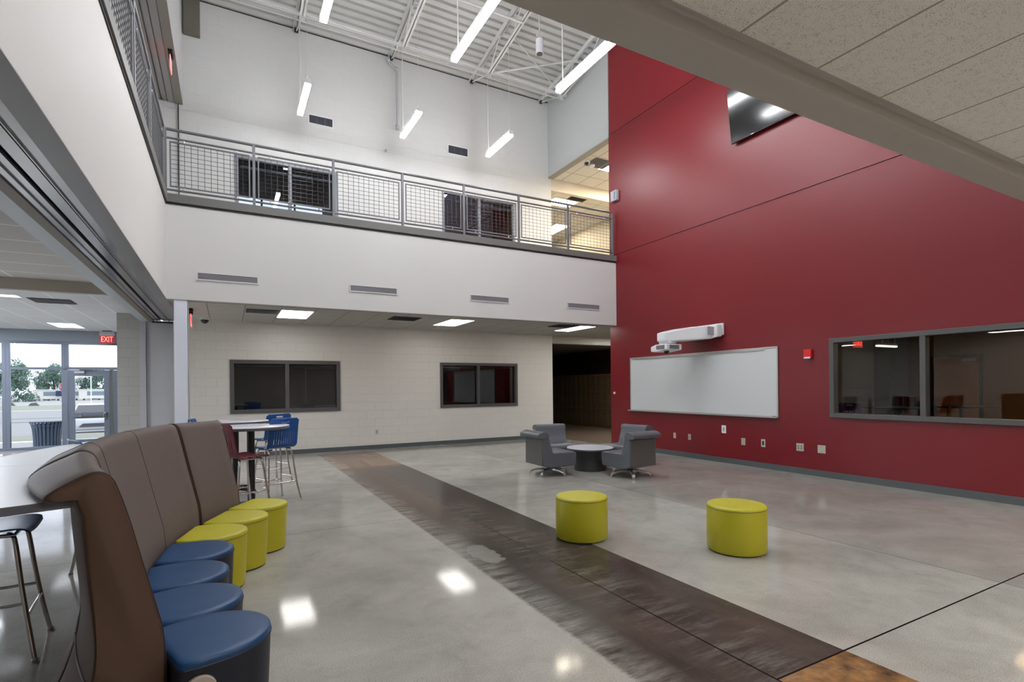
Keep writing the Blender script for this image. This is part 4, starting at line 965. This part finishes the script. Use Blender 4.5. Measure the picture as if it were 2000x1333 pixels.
# ------------------------------------------------------------------ tall cafe tables
def cafe(loc, label, rz=0):
    r = thing('cafe_table', label, 'table', loc, rz, group='tall round cafe tables')
    t = B().lathe([(.001, 1.022), (.445, 1.022), (.45, 1.026), (.45, 1.046), (.445, 1.05), (.001, 1.05)], n=48).build('tabletop', m_tabletop, r, smooth=.8)
    B().lathe([(.43, 1.012), (.452, 1.012), (.4535, 1.03), (.4515, 1.045), (.43, 1.045)], n=48).build('edge_band', m_counteredge, t)
    B().tube([(0, 0, .06), (0, 0, 1.0)], .045, 20).build('pole', m_black, r, smooth=1)
    B().box(-.25, .25, -.03, .03, 1.0, 1.022).box(-.03, .03, -.25, .25, 1.0, 1.022).build('top_bracket', m_black, r)
    for k in range(4):
        a = k*PI/2+.3; ca, sa = math.cos(a), math.sin(a)
        l = B().loft([[(ca*q-sa*w, sa*q+ca*w, z-h), (ca*q+sa*w, sa*q-ca*w, z-h), (ca*q+sa*w, sa*q-ca*w, z+h), (ca*q-sa*w, sa*q+ca*w, z+h)] for q, z, w, h in ((.02, .075, .035, .03), (.2, .055, .03, .025), (.34, .035, .025, .02))]).build('foot', m_black, r, bevel=.006)
        B().tube([(ca*.33, sa*.33, 0), (ca*.33, sa*.33, .02)], .018, 10).build('glide', m_black, l)
cafe((.255, 7.37, 0), 'tall round white-topped table beside the end of the banquette')
cafe((.10, 8.72, 0), 'tall round table behind the first one, nearer the block wall', .5)
# ------------------------------------------------------------------ school stools (local +y = facing)
def stool(m_shell, name_l):
    r = thing('bar_stool', name_l, 'stool', group='plastic shell bar stools with chrome legs')
    # shell: one continuous seat/back strip; u across, v along
    prof = crom([(.20, .70, 0), (.185, .722, 0), (.12, .730, 0), (0, .722, 0), (-.12, .722, 0), (-.175, .735, 0), (-.205, .775, 0), (-.222, .85, 0), (-.238, .95, 0), (-.262, 1.07, 0), (-.275, 1.125, 0)], 3)
    nv = len(prof)-1; nu = 52; b = B(); V = []
    for j, (py, pz, _) in enumerate(prof):
        f = j/nv; w = .215 if f < .42 else .215-.012*(f-.42)/.58
        if f < .06: w *= .9
        if .36 < f < .56: w *= .955
        if f > .95: w *= .9
        if f > .985: w *= .92
        row = []
        for i in range(nu+1):
            u = -1+2*i/nu; cup = .020*u*u
            x = w*u
            if f < .4: row.append(b.v((x, py, pz+cup*.7)))
            else: row.append(b.v((x, py+cup*1.2, pz)))
        V.append(row)
    for j in range(nv):
        f = (j+.5)/nv
        for i in range(nu):
            if .895 < f < .935 and 19 <= i <= 32: continue                     # hand slot
            if .60 < f < .80 and 6 <= i <= 45 and i % 4 == 1: continue        # rib slots
            b.bm.faces.new([V[j][i], V[j][i+1], V[j+1][i+1], V[j+1][i]])
    b.build('seat_shell', m_shell, r, solid=.009, smooth=1.3)
    fr = B().tube([(-.15, -.12, .705), (-.15, .13, .70), (.15, .13, .70), (.15, -.12, .705)], .011, 8).build('under_frame', m_chrome, r, smooth=1)
    for sx in (-1, 1):
        for sy in (-1, 1):
            l = B().tube(crom([(sx*.10, sy*.10, .700), (sx*.145, sy*.125, .693), (sx*.165, sy*.14, .64), (sx*.185, sy*.165, .42), (sx*.205, sy*.195, .2), (sx*.235, sy*.225, .012)], 4), .0125, 10).build('leg', m_chrome, r, smooth=1)
            B().lathe([(.001, 0), (.016, 0), (.018, .014), (.012, .024), (.001, .024)], (sx*.236, sy*.226, 0), 12).build('glide', m_satin, l)
    for a, c in (((-.198, -.186, .26), (.198, -.186, .26)), ((-.2, .19, .25), (.2, .19, .25)), ((-.196, -.18, .32), (-.196, .18, .32)), ((.196, -.18, .32), (.196, .18, .32))):
        B().tube([a, c], .009, 8).build('foot_rail', m_chrome, r, smooth=1)
    return r
sb = stool(m_blueplastic, 'b'); sm = stool(m_maroonplastic, 'm')
D = math.radians
place(sb, (.56, 7.78, 0), D(26), 'blue shell bar stool nearest the camera at the tall tables, slatted back toward us', first=True)
place(sb, (.60, 9.15, 0), D(26), 'blue shell bar stool behind the near one, close to the block wall')
place(sb, (-.17, 8.10, 0), D(-100), 'blue shell bar stool showing its back above the banquette far end')
place(sm, (.16, 6.93, 0), D(-62), 'maroon shell bar stool tucked between the banquette and the tall table', first=True)
place(sb, (-1.20, 4.06, 0), D(-85), 'blue shell bar stool pushed under the curved counter at the left edge')
place(sb, (-.84, 5.40, 0), D(-66), 'blue shell bar stool behind the counter, its back peeking over the far edge')
place(sb, (-2.9, 7.9, 0), D(40), 'blue shell bar stool out on the left side by the storefront glass')
# ------------------------------------------------------------------ room behind the red-wall window
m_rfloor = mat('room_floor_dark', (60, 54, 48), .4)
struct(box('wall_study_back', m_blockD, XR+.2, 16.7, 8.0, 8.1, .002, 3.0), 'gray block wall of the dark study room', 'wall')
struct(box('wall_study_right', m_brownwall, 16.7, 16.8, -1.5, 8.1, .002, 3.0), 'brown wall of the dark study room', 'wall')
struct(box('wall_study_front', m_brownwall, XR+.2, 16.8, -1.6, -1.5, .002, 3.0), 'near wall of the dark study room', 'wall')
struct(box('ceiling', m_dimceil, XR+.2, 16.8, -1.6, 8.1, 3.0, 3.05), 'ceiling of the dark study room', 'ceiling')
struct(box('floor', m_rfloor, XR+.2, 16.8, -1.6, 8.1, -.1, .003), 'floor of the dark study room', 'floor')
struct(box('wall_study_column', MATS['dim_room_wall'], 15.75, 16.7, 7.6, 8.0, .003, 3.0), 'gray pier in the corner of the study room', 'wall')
dr = sempty('door_3', (16.68, 6.5, 0), 'brown wooden door seen in the dark study room', 'door')
B((16.68, 6.5, 0)).frame_('x', 16.68, 5.95, 7.05, .004, 2.22, .07, .03).build('door_frame', m_black, dr)
B((16.68, 6.5, 0)).box(16.66, 16.69, 6.02, 6.98, .01, 2.15).build('door_leaf', m_wood, dr)
B((16.68, 6.5, 0)).box(16.58, 16.66, 6.05, 6.35, 2.05, 2.11).build('door_closer', m_satin, dr)
r = thing('linear_pendant', 'narrow lit strip hanging in the dark study room behind the left pane', 'pendant light', (15.2, 7.4, 2.62))
B((15.2, 7.4, 2.62)).box(14.65, 15.55, 7.32, 7.40, 2.49, 2.54).tube([(14.9, 7.36, 2.54), (14.9, 7.36, 3.0)], .008, 6).tube([(15.5, 7.36, 2.54), (15.5, 7.36, 3.0)], .008, 6).build('housing', m_lampbody, r)
B((15.2, 7.4, 2.62)).box(14.65, 15.55, 7.32, 7.40, 2.45, 2.49).build('diffuser', emis('study_strip', (255, 246, 220), 2.0), r)
m_study = emis('study_fill_panel', (255, 236, 205), 13)  # glow for unseen panels added to light the study room
panel(11.0, 12.2, 3.0, 3.6, 3.0, 'fill panel added in the study room, nearer the window', m_study)
panel(14.2, 15.4, 3.0, 3.6, 3.0, 'fill panel added in the study room, nearer the wooden door', m_study)
exit_r = thing('exit_sign', 'mirrored red exit sign added to imitate a reflection in the study glass', 'exit sign', (13.75, 7.35, 2.70), math.radians(-10))  # solid sign built in place of a reflection in the glass
B().box(-.03, .03, -.02, .02, -.08, .3).build('stem', m_black, exit_r)
fc = B().box(-.16, .16, -.006, .006, -.30, -.08).build('face', emis('exit_dim', (160, 10, 10), .8), exit_r)
text('lettering', 'EXIT', .2, m_exitred, fc, (0, -.009, -.19), (PI/2, 0, 0), .001, -.62)
# bookcase
o = (16.4, 5.3, 0)
def bookcase(x, y0, y1, label):
    o = (x, (y0+y1)/2, 0); r = thing('bookcase', label, 'bookcase', o)
    B(o).box(x-.3, x+.02, y0, y0+.03, 0.004, 1.15).box(x-.3, x+.02, y1-.03, y1, 0.004, 1.15).build('side_panel', m_shelf, r)
    B(o).box(x, x+.02, y0, y1, .01, 1.15).build('back_panel', m_shelf, r)
    for z in (.08, .62, 1.13): B(o).box(x-.3, x, y0+.03, y1-.03, z, z+.025).build('shelf', m_shelf, r)
    for y in ((y0*2+y1)/3, (y0+2*y1)/3): B(o).box(x-.3, x, y-.012, y+.012, .1, 1.13).build('divider', m_shelf, r)
bookcase(16.3, 7.1, 7.58, 'low reddish wooden bookcase against the far wall of the study room')
def simple_table(loc, w, d, h, label, rz=0, m=m_black):
    r = thing('study_table', label, 'table', loc, rz)
    B().box(-w/2, w/2, -d/2, d/2, h-.03, h).build('tabletop', m, r, bevel=.004)
    B().tube([(0, 0, .02), (0, 0, h-.03)], .035, 12).build('pole', m_black, r, smooth=1)
    B().box(-.28, .28, -.03, .03, 0.004, .03).box(-.03, .03, -.28, .28, 0.004, .03).build('foot', m_black, r)
simple_table((11.9, 5.6, 0), 1.1, .8, 1.02, 'dark tall table in the study room near the purple chairs')
simple_table((13.4, 5.15, 0), 1.2, .8, 1.02, 'dark tall table in the study room in front of the bookcase')
sk = stool(mat('black_plastic', (26, 24, 24), .45), 'k'); sp_ = stool(m_purple, 'p')
place(sk, (12.6, 5.3, 0), D(-100), 'black stool with chrome legs in the dark study room', first=True)
place(sp_, (11.0, 5.95, 0), D(-80), 'purple stool at the left edge of the red wall window', first=True)
place(sk, (11.9, 5.0, 0), D(20), 'black stool between the two dark study tables')
r = thing('office_desk', 'black desk silhouette at the right of the dark study room', 'desk', (13.2, 3.2, 0))
B((13.2, 3.2, 0)).box(12.9, 13.6, 2.3, 4.0, .9, .94).build('desktop', m_black, r)
B((13.2, 3.2, 0)).box(12.95, 13.55, 2.35, 2.9, 0.004, .9).box(12.95, 13.55, 3.4, 3.95, 0.004, .9).build('pedestal', m_black, r)
r = thing('cabinet_printer', 'black equipment cabinet beside the desk in the study room', 'cabinet', (11.6, 2.6, 0))
B((11.6, 2.6, 0)).box(11.3, 12.0, 1.9, 3.2, 0.004, 1.18).build('cabinet_body', mat('black_cabinet', (22, 20, 19), .5), r, bevel=.05)
B((11.6, 2.6, 0)).box(11.29, 11.3, 2.0, 2.3, 1.0, 1.04).build('handle', m_satin, r)
# furniture in the dark classroom behind the block wall
simple_table((1.1, 15.2, 0), 1.3, .7, 1.0, 'table seen through the left block wall window', m=m_tabletop)
place(sk, (1.75, 14.9, 0), D(30), 'black stool seen through the left block wall window')
o = (2.6, 17.95, 1); r = thing('notice_board', 'gray framed board on the far wall seen through the left window', 'board', o)
B(o).box(2.2, 3.3, 17.96, 17.99, .95, 2.2).build('panel', mat('board_gray', (70, 72, 72), .4), r)
B(o).frame_('y', 17.955, 2.2, 3.3, .95, 2.2, .03, .012).build('frame', m_satin, r)
# ------------------------------------------------------------------ OUTSIDE
m_pave = mat('pale_concrete_paving', (166, 163, 157), .8, noise=.04, nscale=1)
m_asph = mat('pale_asphalt', (150, 148, 144), .85, noise=.05, nscale=.5)
m_grass = mat('dry_grass', (146, 146, 128), .9, noise=.15, nscale=3)
def ground(name, label, m, pts_y):
    b = B()
    for (y0, z0), (y1, z1) in zip(pts_y, pts_y[1:]): b.face([(-140, y0, z0), (120, y0, z0), (120, y1, z1), (-140, y1, z1)])
    o = b.build(name, m); struct(o, label, 'ground'); return o
ground('ground', 'pale concrete pavement outside the entrance', m_pave, [(18.12, -.13), (23.0, -.15)])
ground('ground', 'strip of dry grass beyond the pavement', m_grass, [(23.0, -.12), (27.5, -.22)])
ground('ground', 'pale asphalt parking lot', m_asph, [(27.5, -.24), (34, -.55), (90, -.9)])
ground('ground', 'distant dry lawn', m_grass, [(90, -.88), (130, -1.0)])
ground('ground', 'distant gravel lot', m_pave, [(130, -1.0), (420, -1.6)])
b = B()
for y0, z in ((44, -.6), (52, -.65)): b.face([(-60, y0, z), (10, y0+8, z), (10, y0+8.5, z), (-60, y0+.5, z)])
tag(b.build('painted_curb_line', mat('curb_line', (128, 126, 120), .8)), 'gray curb lines across the parking lot', 'curb')
# trash receptacle
x0, y0 = -4.52, 19.5; zc = -.14
r = thing('trash_receptacle', 'dark slatted metal trash receptacle outside the storefront glass', 'trash can', (x0, y0, zc))
m_can = mat('can_bluegray', (70, 88, 108), .5)
B().lathe([(.001, .03), (.24, .03), (.27, .74), (.25, .74), (.22, .05), (.001, .05)], n=24).build('liner', mat('liner_dark', (38, 52, 64), .6), r, smooth=.9)
for z, R in ((.80, .385), (.70, .34), (.06, .30)):
    B().lathe([(R-.012, z-.014), (R+.006, z-.014), (R+.006, z+.014), (R-.012, z+.014)], n=36).build('hoop', m_can, r)
for k in range(24):
    a = 2*PI*k/24; w = .028
    rings = []
    for q, z in ((.30, .05), (.305, .35), (.325, .6), (.35, .72), (.385, .81)):
        rings.append([((q+s*.004)*math.cos(a)-t*w*math.sin(a), (q+s*.004)*math.sin(a)+t*w*math.cos(a), z) for s, t in ((-1, -1), (1, -1), (1, 1), (-1, 1))])
    B().loft(rings).build('slat', m_can, r)
# parked car, seen head-on
def car(loc, rz, label):
    r = thing('car', label, 'car', loc, rz); m_c = mat('car_silver', (206, 208, 212), .25, coat=.6)
    secs = []   # along y (front at -y), section widths / heights
    def sec(y, w, zb, zh, wt, zt):
        return [(-w, y, zb), (w, y, zb), (w*1.02, y, (zb+zh)/2), (w, y, zh), (wt, y, zt), (-wt, y, zt), (-w, y, zh), (-w*1.02, y, (zb+zh)/2)]
    for a in ((-2.1, .72, .30, .60, .60, .64), (-2.02, .82, .24, .70, .66, .76), (-1.5, .88, .22, .82, .76, .92), (-.9, .9, .22, .90, .78, .99), (-.2, .9, .22, .92, .62, 1.36), (.6, .9, .22, .93, .60, 1.42), (1.4, .9, .22, .93, .6, 1.30), (2.0, .84, .26, .90, .7, .98), (2.1, .78, .3, .8, .66, .86)):
        secs.append(sec(*a))
    B().loft(secs).build('body', m_c, r, bevel=.03, smooth=.7)
    B().hexa([(-.72, -.93, 1.0), (.72, -.93, 1.0), (.60, -.24, 1.34), (-.60, -.24, 1.34), (-.70, -.90, 1.03), (.70, -.90, 1.03), (.58, -.22, 1.36), (-.58, -.22, 1.36)]).build('windshield', m_screen, r)
    B().hexa([(-.55, -2.13, .40), (.55, -2.13, .40), (.40, -2.12, .56), (-.40, -2.12, .56), (-.55, -2.09, .40), (.55, -2.09, .40), (.4, -2.08, .56), (-.4, -2.08, .56)]).build('grille', m_darkgray, r)
    for s in (-1, 1):
        B().box(s*.55, s*.8, -2.08, -1.98, .62, .72).build('headlight', m_whiteplastic, r)
        for y in (-1.35, 1.3):
            w_ = B().tube([(s*.72, y, .32), (s*.93, y, .32)], .32, 24).build('wheel', m_black, r)
            B().tube([(s*.925, y, .32), (s*.935, y, .32)], .2, 18).build('rim', m_satin, w_)
        B().box(s*.92, s*1.08, -.75, -.65, .92, 1.04).build('mirror', m_c, r)
car((-5.75, 32.4, -.50), D(10), 'pale silver car parked outside, seen head-on through the entrance door')
# stop sign
r = thing('stop_sign', 'red octagonal stop sign on a post across the parking lot', 'stop sign', (-12.3, 58, -.7), D(12))
oc = [(.40*math.cos(PI/8+k*PI/4), .40*math.sin(PI/8+k*PI/4)+2.62) for k in range(8)]
B().prism(oc, lambda p: (p[0], -.02, p[1]), lambda p: (p[0], .0, p[1])).build('border', m_whiteplastic, r)
f_ = B().prism([(p[0]*.92, (p[1]-2.62)*.92+2.62) for p in oc], lambda p: (p[0], -.025, p[1]), lambda p: (p[0], -.02, p[1])).build('sign_face', mat('stop_red', (176, 40, 52), .5), r)
text('lettering', 'STOP', .34, m_whiteplastic, f_, (0, -.03, 2.62), (PI/2, 0, 0), .002, .78)
B().box(-.03, .03, 0, .04, 0, 2.9).build('post', m_satin, r)
# portable classroom buildings
def portable(x0, x1, y, z0, label):
    o = ((x0+x1)/2, y, z0); r = thing('portable_building', label, 'building', o, group='white portable buildings beyond the lot')
    L = x1-x0
    B().box(-L/2, L/2, 0, 4, .6, 3.4).build('wall', mat('portable_white', (226, 222, 212), .7), r)
    B().box(-L/2-.2, L/2+.2, -.2, 4.2, 3.4, 3.6).build('roof', m_whiteplastic, r)
    B().box(-L/2+L*.22, L/2-.3, -.03, 0, 1.6, 2.9).build('window_band', mat('band_bluegray', (126, 140, 150), .5), r)
    for k in range(5): B().box(-L/2+L*(.1+.2*k), -L/2+L*(.1+.2*k)+.5, .3, .7, 0, .6).build('pier', m_darkgray, r)
portable(-53, -41.5, 214, -1.25, 'white portable building with a dark window sign, left of the door frame')
portable(-41, -31.5, 210, -1.25, 'white portable building seen through the door glass')
tag(B((-46, 212, .3)).box(-47, -43.6, 211.8, 212.2, .2, 1.9).build('dark_sign', mat('navy_sign', (48, 56, 92), .5)), 'dark navy rectangular board in front of the left portable building', 'sign')
for x, y, l in ((-15.8, 77, 'thin white flagpole seen through the door glass, left one'), (-13.9, 77, 'thin white flagpole seen through the door glass, right one')):
    tag(B((x, y, -1)).tube([(x, y, -1), (x, y, 4.3)], .06, 8).build('flagpole', m_whiteplastic), l, 'flagpole', 'flagpoles across the lot')
for i, (x, y) in enumerate(((-38.5, 130), (-36.2, 133), (-31.5, 128))):
    tag(B((x, y, -1)).hexa([(x-.8, y-.3, -1.0), (x+.8, y-.3, -1.0), (x+.8, y+.3, -1.0), (x-.8, y+.3, -1.0), (x-.5, y-.2, -.5), (x+.3, y-.2, -.4), (x+.3, y+.2, -.4), (x-.5, y+.2, -.5)]).build('parking_barrier', m_darkgray), ['leftmost', 'middle', 'rightmost'][i]+' of three low dark blocks on the far lawn', 'barrier', 'low dark blocks on the lawn')
# trees
m_leaf = mat('hazy_leaf_green', (84, 112, 100), .85, noise=.35, nscale=.7, tint=(112, 136, 118)); m_bark = mat('bark', (92, 84, 76), .9)  # leaf color includes the pale bluish haze of distance
def tree(x, y, z, H, R, label, seed):
    rd = random.Random(seed); r = thing('tree', label, 'tree', (x, y, z), group='leafy trees beyond the lot')
    B().tube([(0, 0, 0), (.1, 0, H*.3), (0, .1, H*.7)], .3, 8, rs=[.4, .3, .12]).build('trunk', m_bark, r)
    b = B(); bl = []
    for k in range(34):
        a = rd.uniform(0, 2*PI); q = rd.random()**.5*R*.8; zz = rd.uniform(.08, .9)*H; q *= 1-max(0, (zz/H-.6))*1.3
        bl.append((q*math.cos(a), q*math.sin(a), zz, rd.uniform(.18, .32)*R))
    for bx, by, bz_, br in bl:
        for _ in range(190):
            d = Vector((rd.gauss(0, 1), rd.gauss(0, 1), rd.gauss(0, .8))).normalized()*br*rd.uniform(.75, 1.15); c = Vector((bx, by, bz_))+d
            s = rd.uniform(.13, .27); u = Vector((rd.gauss(0, 1), rd.gauss(0, 1), rd.gauss(0, 1))).normalized(); w = u.orthogonal().normalized()
            b.face([c-u*s-w*s*.5, c+u*s-w*s*.5, c+u*s+w*s*.5, c-u*s+w*s*.5])
    b.build('foliage', m_leaf, r)
tree(-62.5, 178, -1.4, 11.5, 6.5, 'leafy tree at the far left edge of the storefront view', 1)
tree(-53.5, 196, -1.4, 12.3, 6.0, 'largest leafy tree left of the portable building', 2)
tree(-52.0, 232, -1.4, 12.6, 6.0, 'leafy tree behind the left portable building', 3)
tree(-42.0, 236, -1.4, 11.2, 6.0, 'leafy tree behind the stop sign', 4)
tree(-37.0, 252, -1.4, 9.8, 5.5, 'leafy tree seen through the door glass', 5)
tree(-29.0, 236, -1.4, 8.2, 4.5, 'small leafy tree at the right of the door glass', 6)

# ------------------------------------------------------------------ LIGHTING
def area(name, loc, sx, sy, rot, w, col=(1, 1, 1)):
    l = bpy.data.lights.new(name, 'AREA'); l.shape = 'RECTANGLE'; l.size = sx; l.size_y = sy; l.energy = w; l.color = col
    o = bpy.data.objects.new(name, l); C.objects.link(o); o.location = loc; o.rotation_euler = rot; return o
DOWN = (0, 0, 0)
W = bpy.data.worlds.new('World'); bpy.context.scene.world = W; W.use_nodes = True
nt = W.node_tree; bg = nt.nodes['Background']
sky = nt.nodes.new('ShaderNodeTexSky'); sky.sky_type = 'HOSEK_WILKIE'; sky.turbidity = 8; sky.sun_direction = (.3, -.5, .8)
mx = nt.nodes.new('ShaderNodeMixRGB'); mx.inputs[0].default_value = .85
nt.links.new(sky.outputs[0], mx.inputs[1]); mx.inputs[2].default_value = (.77, .84, .95, 1)
nt.links.new(mx.outputs[0], bg.inputs['Color']); bg.inputs['Strength'].default_value = 2.1
# daylight portals in the storefront
for (x0, x1, z0, z1) in ((-9.2, -2.02, 0, 2.85),):
    p = area('daylight_portal', ((x0+x1)/2, 18.2, (z0+z1)/2), x1-x0, z1-z0, (-PI/2, 0, 0), 10); p.data.cycles.is_portal = True
p = area('daylight_portal', (1.95, 24.2, 8.05), 3.7, 2.9, (-PI/2, 0, 0), 10); p.data.cycles.is_portal = True
p = area('daylight_portal', (3.8, -1.25, 7.9), 8.0, 3.4, (PI/2, 0, 0), 10); p.data.cycles.is_portal = True
# ------------------------------------------------------------------ CAMERA
cam = bpy.data.cameras.new('Camera'); co = bpy.data.objects.new('Camera', cam); C.objects.link(co)
yaw, roll, F = math.radians(28.4806), math.radians(-.60204), 1025.6
f = Vector((math.sin(yaw), math.cos(yaw), 0)); r0 = Vector((math.cos(yaw), -math.sin(yaw), 0)); u0 = Vector((0, 0, 1))
rr = r0*math.cos(roll)+u0*math.sin(roll); uu = u0*math.cos(roll)-r0*math.sin(roll)
M = Matrix(((rr.x, uu.x, -f.x, 0), (rr.y, uu.y, -f.y, 0), (rr.z, uu.z, -f.z, 1.5), (0, 0, 0, 1)))
co.matrix_world = M
cam.sensor_width = 36; cam.lens = F*36/2000; cam.shift_x = 0; cam.shift_y = (757.16-666.5)/2000
cam.clip_start = .05; cam.clip_end = 1500
sc = bpy.context.scene; sc.camera = co
sc.view_settings.view_transform = 'Standard'; sc.view_settings.look = 'None'; sc.view_settings.gamma = 1; sc.view_settings.use_curve_mapping = False
sc.view_settings.exposure = .38
